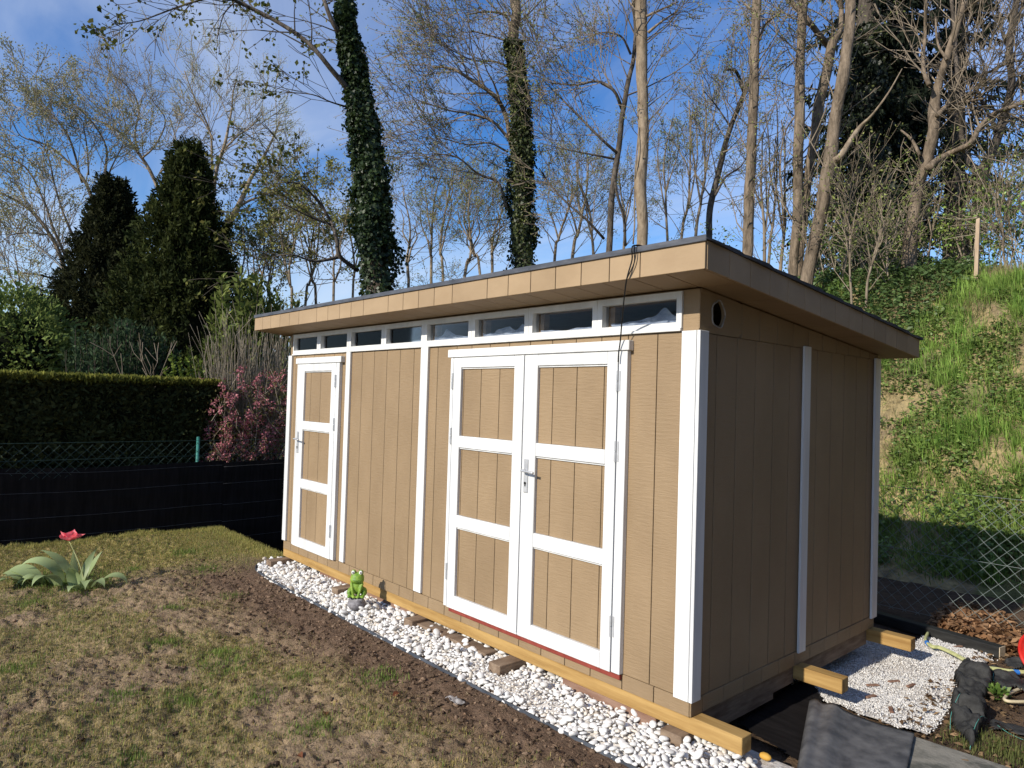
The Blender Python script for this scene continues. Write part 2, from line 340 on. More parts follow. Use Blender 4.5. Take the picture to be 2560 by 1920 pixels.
def lawn_z(x, y):
    n = fbm(x*1.6, y*1.6, 31, 3)-.5; n2 = fbm(x*7, y*7, 41, 3)-.5; n3 = fbm(x*26, y*26, 51, 3)-.5
    edge = sstep(.23, -.10, y)
    return GZ + (n*.10+n2*.045+n3*.042)*sstep(-.36, -.62, y)*edge + (n3*.02)*sstep(-.3, -.4, y) + .008*sstep(-.5, -.38, y)
def lawn_col(v):
    x, y = v[:, 0], v[:, 1]; s, m, gr, tf, st = masks(x, y); n = fbm(x*9, y*9, 61, 4)[:, None]; k = fbm(x*30, y*30, 71, 3)[:, None]
    c = np.array([.18, .13, .087])*(1-n)+np.array([.36, .27, .175])*n
    c = c*(1-s[:, None])+np.array([.14, .095, .065])*(.7+.7*k)*s[:, None]
    mo = np.array([.56, .45, .19])*(.6+.8*k); c = c*(1-.9*m[:, None])+mo*.9*m[:, None]
    gg = np.array([.33, .28, .11])*(.6+.8*k); c = c*(1-.5*gr[:, None])+gg*.5*gr[:, None]
    c = c*(1-.6*st[:, None])+np.array([.42, .31, .18])*(.5+k)*.6*st[:, None]
    return c
lawn = grid('lawn', -2.62, 5.32, -3.25, .24, .0165, lambda x, y: np.where(y > .2, -.72+(lawn_z(x, y)+.72)*sstep(.245, .2, y), lawn_z(x, y)), 'soil', lawn_col, skirt=-.72); tag(lawn, kind='structure')
lf = grid('lawn_margin', -14, 14, -16, .24, .25, lambda x, y: np.where((x > -2.75) & (x < 5.4) & (y > -3.4), -.5, GZ-.03+.06*fbm(x, y, 3, 3)), 'soil', lawn_col); tag(lf, kind='structure')
yd = grid('yard_earth', 4.95, 9.5, .24, 5.3, .05, lambda x, y: -.225+.04*(fbm(x*3, y*3, 9, 4)-.5), 'soil', lambda v: (np.array([.13, .09, .06])*(.5+fbm(v[:, 0]*6, v[:, 1]*6, 13)[:, None])), skirt=-.72); tag(yd, kind='structure')
yb = grid('yard_ground', -.05, 4.95, .24, 5.3, .1, lambda x, y: -.225+.03*(fbm(x*3, y*3, 9, 4)-.5), 'soil', lambda v: (np.array([.10, .07, .05])*(.5+fbm(v[:, 0]*6, v[:, 1]*6, 13)[:, None])), skirt=-.72); tag(yb, kind='structure')
# --- embankment
def bank_col(v):
    n = fbm(v[:, 0]*2.4, v[:, 1]*2.4, 81, 4)[:, None]; k = fbm(v[:, 0]*9, v[:, 1]*9, 91, 3)[:, None]
    c = np.array([.25, .19, .125])*(.6+.8*k); st = sstep(.45, .6, n); c = c*(1-st*.6)+np.array([.38, .31, .15])*(.6+.8*k)*st*.6
    g_ = sstep(.5, .42, n); return c*(1-g_*.7)+np.array([.12, .15, .045])*(.6+.8*k)*g_*.7
bk = grid('embankment', -1, 7.2, 5.05, 11.6, .05, bank_z, 'bank_soil', bank_col); tag(bk, kind='structure')
bk2 = grid('embankment_far_side', -24, 24, 5.0, 32, .4, lambda x, y: np.where((x > -1.2) & (x < 7.4) & (y < 11.7), bank_z(x, y)-.5, bank_z(x, y)), 'bank_soil', bank_col); tag(bk2, kind='structure')

# ================================================================== THE SHED
SH = empty('garden_shed', (2.44, 1.19, -.085), 'tan panelled garden shed with white trim, three door leaves and flat sloping roof', 'shed')
WX, WD = 4.88, 2.38
def part(o, label=None):
    if label: o['label'] = label
    return o
# floor, bearers
box('floor_deck', .01, 4.87, .015, WD-.01, .001, .02, 'inner_wood', SH, 0)
for y0 in (.012, 1.15, 2.29): 
    bmo = box('bearer_beam', -.03, 5.165, y0, y0+.09, -.086, -.001, 'beam', SH, .003)
box('rim_joist', 4.845, 4.868, .105, 1.148, -.11, -.002, 'old_wood', SH); box('rim_joist', 4.845, 4.868, 1.243, 2.288, -.11, -.002, 'old_wood', SH)
# front wall: a backing wall carrying single boards with open grooves
def bayz(): pass
fw = box('front_wall', 0, 4.88, .012, .05, .001, 1.984, 'tan', SH, 0)
GR = .0052
def board(x0, x1, z0, z1, par, y0=0.0, y1=.012, name='siding_board'): box(name, x0+GR/2, x1-GR/2, y0, y1, z0, z1, 'tan', par, .0018)
for a, b in [(0, .135), (.135, .262), (1.11, 1.215), (1.215, 1.467), (1.467, 1.67), (1.67, 1.872), (1.872, 2.073), (2.073, 2.274), (2.274, 2.395), (2.395, 2.595), (2.595, 2.83), (4.42, 4.622), (4.622, 4.80)]:
    board(a, b, .087, 1.983, fw)
for xs in ([.262, .338, .541, .744, .947, 1.11], [2.83, 3.005, 3.208, 3.411, 3.614, 3.817, 4.02, 4.223, 4.42]):
    for a, b in zip(xs, xs[1:]): board(a, b, 1.90, 1.983, fw)
xs = [0, .17, .36, .56, .765, .965, 1.17, 1.37, 1.575, 1.775, 1.975, 2.175, 2.375, 2.575, 2.78, 2.98, 3.185, 3.39, 3.59, 3.795, 4.0, 4.205, 4.44, 4.655, 4.878]
for a, b in zip(xs, xs[1:]): board(a, b, .001, .0845, fw, -.004, .010, 'skirting_board')
box('wall_board', 4.80, 4.878, 0, .010, .087, 1.983, 'tan', fw)
# trims on the front
for a, b, z0 in [(-.004, .074, .088), (1.213, 1.288, .098), (2.397, 2.493, .098), (4.79, 4.879, .082)]:
    box('trim_board', a, b, -.022, -.0005, z0, 1.9855, 'white', SH, .002)
box('trim_board', 4.8815, 4.902, -.021, .062, .082, 1.9855, 'white', SH, .002)
# wall post above the corner trims
box('corner_post', 4.781, 4.879, .001, .095, 1.987, 2.205, 'tan', SH); box('corner_post', 0, .075, .001, .09, 1.987, 2.205, 'tan', SH)
# side, back, left walls
rw = box('side_wall', 4.83, 4.866, .052, WD, .001, 1.978, 'tan', SH, 0); lw = box('side_wall', 0, .04, .052, WD, .001, 2.0, 'tan', SH, 0)
bw = box('back_wall', .042, 4.828, WD-.04, WD, .001, 1.99, 'tan', SH, 0)
SOF = lambda y: 2.211-.083*y                   # underside of the roof
ys = [.0, .175, .382, .586, .798, 1.001, 1.2, 1.374, 1.59, 1.791, 1.996, 2.2, WD]
for a, b in zip(ys, ys[1:]): box('siding_board', 4.866, 4.880, a+.0045, b-.0045, .087, 1.976, 'tan', rw, .0018)
ys = [.0, .11, .315, .52, .725, .93, 1.135, 1.34, 1.545, 1.75, 1.955, 2.16, WD]
for a, b in zip(ys, ys[1:]): box('skirting_board', 4.870, 4.884, a+GR/2, b-GR/2, .001, .0845, 'tan', rw, .0018)
ys = [.42, .62, .83, 1.03, 1.24, 1.44, 1.65, 1.85, 2.05, 2.22, WD]
gp = slopebox('gable_wall', 4.83, 4.868, .42, WD, lambda y: 1.9785, lambda y: SOF(y)-.004, 'tan', SH, 0)
slopebox('gable_wall', 0, .04, .1, WD, lambda y: 2.0005, lambda y: SOF(y)-.004, 'tan', SH, 0)
for a, b in zip(ys, ys[1:]): slopebox('siding_board', 4.868, 4.882, a+.0045, b-.0045, lambda y: 1.978, lambda y: SOF(y)-.004, 'tan', gp, .0018)
# gable board with the round vent hole cut through it
def vent_board():
    cy, cz, r, n = .176, 2.087, .062, 40; V = []; y0, y1, z0 = .003, .418, 1.979
    for x in (4.882, 4.864):
        for rr in (0, 1):
            for i in range(n):
                a = 2*math.pi*i/n; c, s = math.cos(a), math.sin(a)
                if rr == 0: V.append((x, cy+r*c, cz+1.08*r*s*1.05))
                else:
                    t = 9
                    if c > 1e-6: t = min(t, (y1-cy)/c)
                    if c < -1e-6: t = min(t, (y0-cy)/c)
                    if s < -1e-6: t = min(t, (z0-cz)/s)
                    if s > 1e-6:   # sloping top  z = SOF(y)-.004
                        t = min(t, (SOF(cy)-.004-cz)/(s+.083*c))
                    V.append((x, cy+t*c, cz+t*s))
    f = []
    for i in range(n):
        j = (i+1) % n
        f += [(i, n+i, n+j, j), (2*n+i, 2*n+j, 3*n+j, 3*n+i), (i, j, 2*n+j, 2*n+i), (n+i, 3*n+i, 3*n+j, n+j)]
    o = mesh('vent_wall', V, f, 'tan', SH)
    th = np.linspace(0, 2*math.pi, 33); rr = .064+.004*np.sin(th*5+1)
    ring = np.stack([np.full(33, 4.8835), cy+rr*np.cos(th), cz+1.12*rr*np.sin(th)], 1)
    tubes_obj('vent_rim', [(ring, .0045, 6, .3)], 'rim', o)
vent_board()
# side trims
box('trim_board', 4.8845, 4.899, 1.155, 1.246, .075, 1.99, 'white', SH, .002); box('trim_board', 4.8845, 4.900, 2.295, WD+.012, .075, 1.985, 'white', SH, .002)
# windows: eight of them under the eave
PIT_ = .5914
box('window_sill_board', .076, 4.779, -.020, .010, 1.9865, 2.002, 'white', SH, .002)
box('window_header', .076, 4.779, .001, .05, 2.1995, 2.2065, 'tan', SH, 0)
for k in range(8):
    xr = .607+PIT_*k; xl = xr-.515; a = max(xl-.037, .077); b = min(xr+.037, 4.780)
    bm = bmesh.new(); y0, y1 = -.012, .048
    for c in [(a, b, 2.0035, 2.035), (a, b, 2.162, 2.199), (a, xl, 2.035, 2.162), (xr, b, 2.035, 2.162)]:
        x0, x1, q0, q1 = c
        bm_box(bm, [(x0, y0, q0), (x1, y0, q0), (x1, y1, q0), (x0, y1, q0), (x0, y0, q1), (x1, y0, q1), (x1, y1, q1), (x0, y1, q1)])
    # the frame's own joints stay fine lines
    wn = bm_obj('window', bm, 'white', SH)
    box('pane', xl-.004, xr+.004, .022, .026, 2.032, 2.165, 'glass', wn, 0)
    bm = bmesh.new()
    for x0, x1, q0, q1 in [(xl-.01, xl+.045, 2.02, 2.18), (xr-.012, xr+.01, 2.02, 2.18), (xl+.045, xr-.012, 2.16, 2.18), (xl+.045, xr-.012, 2.02, 2.034)]:
        bm_box(bm, [(x0, .05, q0), (x1, .05, q0), (x1, .10, q0), (x0, .10, q0), (x0, .05, q1), (x1, .05, q1), (x1, .10, q1), (x0, .10, q1)])
    bm_obj('inner_lining', bm, 'inner_wood', wn)
    # slack protective film hanging loose behind the glass
    n = 26; t = np.linspace(0, 1, n); X = xl+.03+(xr-xl-.035)*t
    fq = (2.2, 3.5, 5.0, 1.6, 4.0, 6.0, 2.6, 3.0)[k]; top = 2.040+(.03, .05, .06, .035, .045, .07, .02, .045)[k]*fbm(t*fq+k*7.3, t*0+k, 5, 3)+(.02, 0, .05, 0, .06, .03, 0, .055)[k]*np.exp(-((t-(.3, .5, .1, .5, .32, .8, .5, .78)[k])/.10)**2)
    V = np.concatenate([np.stack([X, .040+.006*np.sin(t*19+k+j*2), 2.034+(top-2.034)*j/3], 1) for j in range(4)])
    i = np.arange(n-1); f = np.concatenate([np.stack([j*n+i, j*n+i+1, (j+1)*n+i+1, (j+1)*n+i], 1) for j in range(3)])
    mesh('loose_film', V, f, 'film', wn, True)
# roof
RX0, RX1, RY0, RY1 = -.226, 5.10, -.30, 2.57
FB = lambda y: 2.236-.083*(y+.3); FT = lambda y: 2.372-.083*(y+.3)
rf = slopebox('roof', RX0+.016, RX1-.016, RY0+.016, RY1-.016, lambda y: FB(y)+.02, lambda y: FT(y)-.002, 'inner_wood', SH, 0)
fx = [RX0]+[hit(u, v, 1, -.3)[0] for u, v in [(656, 813), (677, 795), (700, 795), (724, 781), (747.5, 781), (792, 770), (820, 766), (849.5, 759), (878, 755), (909, 752), (970.7, 745), (1008, 737), (1046.6, 726.6), (1086, 719), (1131, 712)]]
fx += [hit(950+u/2.212, v/2.212, 1, -.3)[0] for u, v in [(592, 1600), (708, 1580), (832, 1560), (970, 1530), (1112, 1500), (1268, 1480), (1438, 1450), (1634, 1410)]]
fx += [hit(1500+1110/5.927, 620+100/5.927, 1, -.3)[0], RX1]
for a, b in zip(fx, fx[1:]): box('fascia_board', a+GR/2, b-GR/2, RY0, RY0+.014, FB(RY0), FT(RY0), 'tan_fascia', rf, .0018)
ys = list(np.arange(RY0+.0145, RY1, .2))[:-1]+[RY1]
for a, b in zip(ys, ys[1:]): slopebox('fascia_board', RX1-.014, RX1, a+GR/2, b-GR/2, FB, FT, 'tan_fascia', rf, .0018)
slopebox('fascia_board', RX0, RX0+.014, RY0+.016, RY1, FB, FT, 'tan_fascia', rf); box('fascia_board', RX0+.016, RX1-.016, RY1-.014, RY1, FB(RY1), FT(RY1), 'tan_fascia', rf)
xs = [RX0+.016]+list(np.arange(.19, 4.9, .2035))+[5.084]
for a, b in zip(xs, xs[1:]): slopebox('soffit_board', a+.003, b-.003, RY0+.015, .0, lambda y: FB(y)+.001, lambda y: FB(y)+.011, 'tan', rf, .001)
for a, b in zip(*(lambda q: (q, q[1:]))([.001, .4, .8, 1.2, 1.6, 2.0, RY1-.016])): slopebox('soffit_board', 4.884, 5.084, a+.002, b-.002, lambda y: FB(y)+.001, lambda y: FB(y)+.011, 'tan', rf, .001)
slopebox('soffit_board', RX0+.016, -.004, .001, RY1-.016, lambda y: FB(y)+.001, lambda y: FB(y)+.011, 'tan', rf, .001)
slopebox('soffit_board', .0, 4.88, 2.40, RY1-.016, lambda y: FB(y)+.001, lambda y: FB(y)+.011, 'tan', rf, .001)
# roofing felt with a wavering side edge, and the drip edge on the front
n = 60; yy = np.linspace(RY0-.006, RY1+.03, n); xe = RX1+.012+.010*(fbm(yy*5, yy*0, 4, 3)-.5)*2; lay = .012*((yy*3.1) % 1); V = []
for j, y in enumerate(yy):
    zt = FT(y)+.0005; tk = .012+.010*((y*3.4) % 1) if y > RY0+.15 else .010
    for x in (RX0-.008, xe[j]): V += [(x, y, zt), (x, y, zt+tk)]
V = np.array(V); i = np.arange(n-1)*4
f = np.concatenate([np.stack([i+a, i+b, i+4+b, i+4+a], 1) for a, b in ((0, 2), (2, 3), (3, 1), (1, 0))]).tolist()+[[0, 1, 3, 2], [4*n-4, 4*n-2, 4*n-1, 4*n-3]]
mesh('roofing_felt', V, f, 'felt', rf)
box('drip_edge', RX0-.004, RX1+.008, RY0-.011, RY0-.0012, FT(RY0)-.008, FT(RY0)+.022, 'drip', rf, .002)
# doors
def door(xl, xr, pl, pr, nb, hinge_side, handle_x, name='door', label=None):
    zb, zt = .083, 1.893; yf, yb = -.034, -.002
    d = box(name, xl, xr, -.004, -.0008, zb, zt, 'tan', SH, 0)
    if label: d['label'] = label
    for a, b in ((xl, pl), (pr, xr)): box('stile', a, b, yf, yb-.003, zb, zt, 'white', d, .003)
    for a, b in ((zb, .178), (.669, .757), (1.243, 1.327), (1.819, zt)): box('rail', pl+.0008, pr-.0008, yf, yb-.003, a, b, 'white', d, .003)
    for z0, z1 in ((.178, .669), (.757, 1.243), (1.327, 1.819)):
        gs = [pl+.001]+[x for x in nb if pl < x < pr]+[pr-.001]
        for a, b in zip(gs, gs[1:]): box('panel_board', a+GR/2, b-GR/2, -.014, -.005, z0+.001, z1-.001, 'tan', d, .0015)
        # thin white glazing bead along the top of each panel
        box('bead', pl+.002, pr-.002, -.024, -.015, z1-.010, z1-.0008, 'white', d, .001)
    for hz in (1.722, 1.323, .342):
        hx = xr+.004 if hinge_side > 0 else xl-.004
        bm = bmesh.new(); 
        for q in (-.03, .03): bmesh.ops.create_cone(bm, cap_ends=True, segments=10, radius1=.0075, radius2=.0075, depth=.056, matrix=Matrix.Translation((hx, yf-.006, hz+q)))
        hh = bm_obj('hinge', bm, 'metal', d)
        if hinge_side > 0: box('hinge_leaf', hx+.008, hx+.022, yf-.003, yf-.0005, hz-.058, hz+.058, 'metal', d, .001)
    if handle_x:
        pl_ = box('handle_plate', handle_x-.019, handle_x+.019, yf-.007, yf-.0002, 1.005, 1.22, 'metal', d, .003)
        lv = smooth_pts([(handle_x-.0, yf-.007, 1.148), (handle_x, yf-.03, 1.148), (handle_x, yf-.046, 1.147), (handle_x+.02, yf-.05, 1.147), (handle_x+.07, yf-.05, 1.145), (handle_x+.112, yf-.047, 1.141)], 4)
        tubes_obj('lever', [(lv, .0075, 8)], 'metal', pl_)
        bm = bmesh.new(); bmesh.ops.create_cone(bm, cap_ends=True, segments=14, radius1=.0085, radius2=.0085, depth=.006, matrix=Matrix.Translation((handle_x, yf-.009, 1.065)) @ Matrix.Rotation(math.pi/2, 4, 'X'))
        for q in (-.008, -.016): bmesh.ops.create_cone(bm, cap_ends=True, segments=8, radius1=.0042, radius2=.0042, depth=.005, matrix=Matrix.Translation((handle_x, yf-.008, 1.065+q)) @ Matrix.Rotation(math.pi/2, 4, 'X'))
        bm_obj('key_cylinder', bm, 'rubber', pl_)
    return d
door(.268, 1.050, .405, .967, [.516, .72], 1, .318, label='narrow single white framed door at the far end')
door(2.842, 3.598, 2.930, 3.502, [2.945, 3.138, 3.336], -1, None, label='left leaf of the double door')
door(3.602, 4.374, 3.724, 4.298, [3.846, 4.047, 4.262], 1, 3.647, label='right leaf of the double door with lever handle')
box('door_astragal', 3.578, 3.600, -.040, -.0345, .10, 1.89, 'white', SH, .002)
for a, b in ((.246, .265), (1.058, 1.118), (2.806, 2.838), (4.384, 4.444)): box('door_jamb', a, b, -.034, -.001, .088, 1.893, 'white', SH, .002)
for a, b in ((.226, 1.158), (2.781, 4.461)): 
    box('door_lintel', a, b, -.045, -.001, 1.8945, 1.9515, 'white', SH, .003)
box('door_threshold', 2.86, 4.44, -.026, -.0045, .056, .0815, 'red', SH, .002)
# the cable that drops over the eave to the door frame
cp = [np.array((hit(1586, 612, 1, -.31)[0], .35, FT(.35)+.03)), np.array((hit(1586, 612, 1, -.31)[0], -.1, FT(-.1)+.03)), np.array((hit(1588, 612, 1, -.31)[0], -.318, FT(RY0)+.028)), hit(1580, 650, 1, -.318), hit(1567, 697, 1, -.312), hit(1561, 740, 1, -.24), hit(1555, 800, 1, -.12), hit(1551, 850, 1, -.07), hit(1547, 880, 1, -.055), hit(1545.5, 905, 1, -.052)]
c1 = smooth_pts(cp, 5); cp2 = [cp[0]+(.05, 0, 0), cp[1]+(.03, 0, 0), cp[2]+(.012, 0, 0), hit(1586, 655, 1, -.316), cp[4]+(.004, -.004, 0)]
cb = tubes_obj('cable', [(c1, .0042, 6), (smooth_pts(cp2, 5), .0032, 6)], 'rubber'); tag(cb, 'thin black cable hanging over the shed eave down to the double door', 'cable')

# ================================================================== PEBBLE STRIP, EDGING, TIMBERS
def peb_z(x, y):
    return -.182+.045*sstep(-.36, -.15, y)+.022*(fbm(x*3, y*3, 77, 3)-.5)+.035*np.exp(-(((x-1.9)/.25)**2+((y+.22)/.12)**2))
EDGE = smooth_pts(np.array([(5.6, -.352), (4.6, -.352), (3.3, -.358), (2.3, -.352), (1.2, -.352), (.55, -.345), (.1, -.31), (-.1, -.24), (-.185, -.12), (-.18, .02)]), 8)
pb = grid('pebble_bed', -.19, 5.45, -.35, .24, .03, lambda x, y: peb_z(x, y)-.015-.25*sstep(.03, -.03, x-np.interp(y, [-.345, -.3, -.24, -.12, .16], [.42, .08, -.08, -.15, -.17])), 'sand'); tag(pb, kind='structure')
ev = []; 
for (x, y) in EDGE: ev.append((x, y))
ev = np.array(ev); tn = np.gradient(ev, axis=0); tn /= np.linalg.norm(tn, axis=1)[:, None]; nr = np.stack([tn[:, 1], -tn[:, 0]], 1)
top = -.163+.008*(fbm(ev[:, 0]*3, ev[:, 1]*3, 8)-.5)
V = np.concatenate([np.column_stack([ev+nr*s, zz]) for s, zz in ((.0, np.full(len(ev), -.25)), (.0, top), (.007, top), (.007, np.full(len(ev), -.25)))]); m = len(ev); i = np.arange(m-1)
f = np.concatenate([np.stack([a*m+i, b*m+i, b*m+i+1, a*m+i+1], 1) for a, b in ((0, 1), (1, 2), (2, 3))])
ed = mesh('lawn_edging', V, f, 'edging', None); tag(ed, 'dark grey plastic lawn edging strip between bare soil and white pebbles', 'edging')
# timbers that carry the bearers, and loose boards below the front bearer
BLK = []
def block(name, c0, c1, h, w_, zt, label, material='old_wood', group='timber blocks under the shed front'):
    c0 = np.array(c0, float); c1 = np.array(c1, float); d = (c1-c0); d /= np.linalg.norm(d); n_ = np.array((-d[1], d[0]))*w_/2
    q = [c0-n_, c1-n_, c1+n_, c0+n_]
    if abs(c0[0]-c1[0]) < .01: BLK.append((c0[0]-w_/2-.012, c0[0]+w_/2+.012, min(c0[1], c1[1])-.012))
    o = hexa(name, [(*p, zt-h) for p in q]+[(*p, zt) for p in q], material, None, .004); return tag(o, label, 'timber', group)
def bx(u, v, zt, f_): return hit(*f_(u, v), 2, zt)
for (u, v, f_, lab) in [(180, 550, z4, 'weathered timber block at the far left end under the shed'), (632, 740, z4, 'weathered timber block left of the green frog'), (1130, 955, z4, 'weathered timber block right of the green frog'), (1715, 1255, z4, 'weathered timber block under the left leaf of the double door')]:
    p = bx(u, v, -.09, f_); block('timber_block', (p[0]+.06, p[1]), (p[0]+.06, .9), .06, .11, -.0875, lab)
p = bx(1440, 1340, -.09, z6); block('timber_block', (p[0]+.05, p[1]), (p[0]+.05, .9), .06, .13, -.0875, 'paint-splashed timber block nearest the front right shed corner')
a = bx(1300, 985, -.13, z4); b = bx(1830, 1185, -.13, z4); block('loose_board', (a[0], -.015), (b[0], -.01), .02, .11, -.088-.022, 'grey weathered board lying under the front beam between two timber blocks', 'old_wood', None)
a = bx(760, 970, -.12, z6); b = bx(1430, 1300, -.12, z6); block('loose_board', (a[0]-.05, .03), (b[0]-.02, .03), .10, .025, -.09, 'reddish board standing on edge below the beam near the right corner', 'red_wood', None)
a = bx(650, 690, -.12, z4); b = bx(1250, 900, -.12, z4); block('loose_board', (a[0]-.3, .06), (b[0]+.1, .06), .10, .022, -.09, 'long reddish board on edge in the shade behind the frog', 'red_wood', None)
# pebbles: dart throwing, then a thin second layer
def pebble_shapes():
    out = []
    for s in range(6):
        bm = bmesh.new(); bmesh.ops.create_icosphere(bm, subdivisions=2, radius=1)
        r_ = np.random.default_rng(s+40); dirs = unit(r_.normal(size=(5, 3))); amp = r_.uniform(-.22, .12, 5)
        for v in bm.verts:
            c = np.array(v.co); k = 1+sum(amp[j]*max(0, c@dirs[j])**2 for j in range(5)); v.co = c*k
        v = np.array([q.co[:] for q in bm.verts]); bm.verts.index_update(); f = np.array([[q.index for q in t.verts] for t in bm.faces]); bm.free(); out.append((v, f))
    return out
PS = pebble_shapes()
SANDY = [bx(300, 690, -.15, z4)[:2], bx(1750, 1330, -.15, z4)[:2], bx(250, 990, -.15, z6)[:2], bx(520, 1130, -.15, z6)[:2]]
cand = np.column_stack([rng.uniform(-.2, 5.42, 90000), rng.uniform(-.345, .16, 90000)])
inside = (cand[:, 0]-.02 > np.interp(cand[:, 1], [-.345, -.3, -.24, -.12, .16], [.45, .09, -.06, -.14, -.16]))
inside &= ~((cand[:, 0] > 5.0) & (cand[:, 1] > -.345+.0) & (cand[:, 0] > 5.30-.55*(cand[:, 1]+.1)))
for b0, b1, b2 in BLK: inside &= ~((cand[:, 0] > b0) & (cand[:, 0] < b1) & (cand[:, 1] > b2))
cand = cand[inside]; occ = {}; keep = []
for x, y in cand:
    rr = rng.uniform(.012, .027) if rng.random() < .8 else rng.uniform(.008, .013)
    sd = min(math.hypot((x-a)/2.6, (y-b)) for a, b in SANDY)
    if sd < .075: rr *= .45
    if sd < .06 and rng.random() < .9: continue
    ok = True; ci, cj = int(x/.06), int(y/.06)
    for di in (-1, 0, 1):
        for dj in (-1, 0, 1):
            for (a, b, r2) in occ.get((ci+di, cj+dj), ()):
                if (a-x)**2+(b-y)**2 < ((rr+r2)*.80)**2: ok = False; break
            if not ok: break
        if not ok: break
    if ok: occ.setdefault((ci, cj), []).append((x, y, rr)); keep.append((x, y, rr, 0))
sec = [(x+rng.uniform(-.02, .02), max(-.335, y+rng.uniform(-.02, .02)), rng.uniform(.016, .028), 1) for x, y, r_, _ in keep if r_ > .016 and rng.random() < .30]
keep = np.array(keep+sec); keep = keep[(keep[:, 1] < .15)]
npb = len(keep); euler = rng.uniform(0, 6.28, npb); tilt = rng.normal(0, .35, (npb, 2)); asp = np.column_stack([rng.uniform(1.0, 1.45, npb), rng.uniform(.8, 1.05, npb), rng.uniform(.42, .75, npb)])
pz = peb_z(keep[:, 0], keep[:, 1])+keep[:, 2]*(.15+.95*keep[:, 3])+rng.uniform(-.006, .008, npb)
pcol = np.ones((npb, 3))*rng.uniform(.86, 1.06, (npb, 1)); wm = rng.random(npb) < .2; pcol[wm] *= np.array([.98, .90, .80]); wm = rng.random(npb) < .06; pcol[wm] *= np.array([.72, .70, .68]); 
def pmat(i):
    M = Matrix.Rotation(euler[i], 3, 'Z') @ Matrix.Rotation(tilt[i, 0], 3, 'X') @ Matrix.Rotation(tilt[i, 1], 3, 'Y'); return np.array(M)*(asp[i]*keep[i, 2])[None, :]
cdist = np.linalg.norm(np.column_stack([keep[:, :2], pz])-CAM, axis=1); size = keep[:, 2]/cdist
vis = (keep[:, 1] < .0) & (keep[:, 0] < 5.25); order = np.argsort(-size*vis); big = set(order[:300].tolist())
protos = []
for s, (v, f) in enumerate(PS):
    me = bpy.data.meshes.new('pebble'); me.from_pydata(v.tolist(), [], f.tolist()); me.polygons.foreach_set('use_smooth', np.ones(len(f), bool)); me.materials.append(MATS['pebble'])
    a = me.color_attributes.new('Col', 'FLOAT_COLOR', 'POINT'); a.data.foreach_set('color', np.ones(len(v)*4, np.float32)*rng.uniform(.9, 1.05)); protos.append(me)
rest = []
for i in range(npb):
    s = i % 6
    if i in big:
        o = bpy.data.objects.new('pebble', protos[s]); col.objects.link(o); o.parent = pb; o.location = np.array((keep[i, 0], keep[i, 1], pz[i]))-WL[pb]
        o.rotation_euler = (tilt[i, 0], tilt[i, 1], euler[i]); o.scale = asp[i]*keep[i, 2]
    else:
        v, f = PS[s]; vv = v@pmat(i).T+np.array((keep[i, 0], keep[i, 1], pz[i])); rest.append((vv, f, np.repeat(pcol[i:i+1], len(vv), 0)))
v, f, c = cat_meshes(rest); o = mesh('pebbles', v, f, 'pebble', pb, True, c); tag(o, kind='stuff')

# ================================================================== FROG
def remesh(parts, vox):
    bm = bmesh.new()
    for (c, r3, rot) in parts:
        M = Matrix.Translation(c) @ Matrix.Rotation(rot[2], 4, 'Z') @ Matrix.Rotation(rot[0], 4, 'X') @ Matrix.Rotation(rot[1], 4, 'Y') @ Matrix.Diagonal((*r3, 1))
        bmesh.ops.create_icosphere(bm, subdivisions=3, radius=1, matrix=M)
    me = bpy.data.meshes.new('tmp'); bm.to_mesh(me); bm.free(); o = bpy.data.objects.new('tmp', me); col.objects.link(o)
    md = o.modifiers.new('r', 'REMESH'); md.mode = 'VOXEL'; md.voxel_size = vox; sm = o.modifiers.new('s', 'SMOOTH'); sm.iterations = 3; sm.factor = .5
    dg = bpy.context.evaluated_depsgraph_get(); e = o.evaluated_get(dg).to_mesh()
    v = np.array([q.co[:] for q in e.vertices]); f = [list(p.vertices) for p in e.polygons]
    o.evaluated_get(dg).to_mesh_clear(); bpy.data.objects.remove(o); bpy.data.meshes.remove(me); return v, f
FR = np.array([1.905, -.225, float(peb_z(1.905, -.225))-.004]); FZ = math.atan2(CAM[1]-FR[1]+.9, CAM[0]-FR[0])+math.pi/2-.35
fr = empty('frog_figurine', FR, 'lime green frog garden figurine sitting on a grey stone ball on the pebbles', 'garden figurine')
def frw(v): 
    c, s = math.cos(FZ), math.sin(FZ); v = np.asarray(v, float)*1.28; return np.column_stack([v[:, 0]*c-v[:, 1]*s, v[:, 0]*s+v[:, 1]*c, v[:, 2]])+FR
S = 1.0
fp = [((0, .004, .135), (.036, .034, .05), (.1, 0, 0)), ((0, -.006, .195), (.043, .037, .034), (0, 0, 0)), ((0, -.012, .183), (.045, .036, .022), (0, 0, 0)), ((0, .0, .165), (.024, .022, .02), (0, 0, 0)),
      ((.023, -.012, .228), (.0165, .0165, .019), (0, 0, 0)), ((-.023, -.012, .228), (.0165, .0165, .019), (0, 0, 0)),
      ((.042, .004, .105), (.02, .034, .026), (.3, 0, .2)), ((-.042, .004, .105), (.02, .034, .026), (.3, 0, -.2)),
      ((.04, -.026, .082), (.014, .028, .010), (0, 0, .2)), ((-.04, -.026, .082), (.014, .028, .010), (0, 0, -.2)), ((.012, -.034, .08), (.013, .018, .008), (0, 0, 0)), ((-.012, -.034, .08), (.013, .018, .008), (0, 0, 0))]
for s in (-1, 1):
    for k in range(7):
        t = k/6; fp.append(((s*(.034-.02*t), -.018-.018*math.sin(t*2.2), .158-.075*t), (.0095, .0095, .012), (0, 0, 0)))
v, f = remesh(fp, .0045); mesh('body', frw(v), f, 'frog', fr, True)
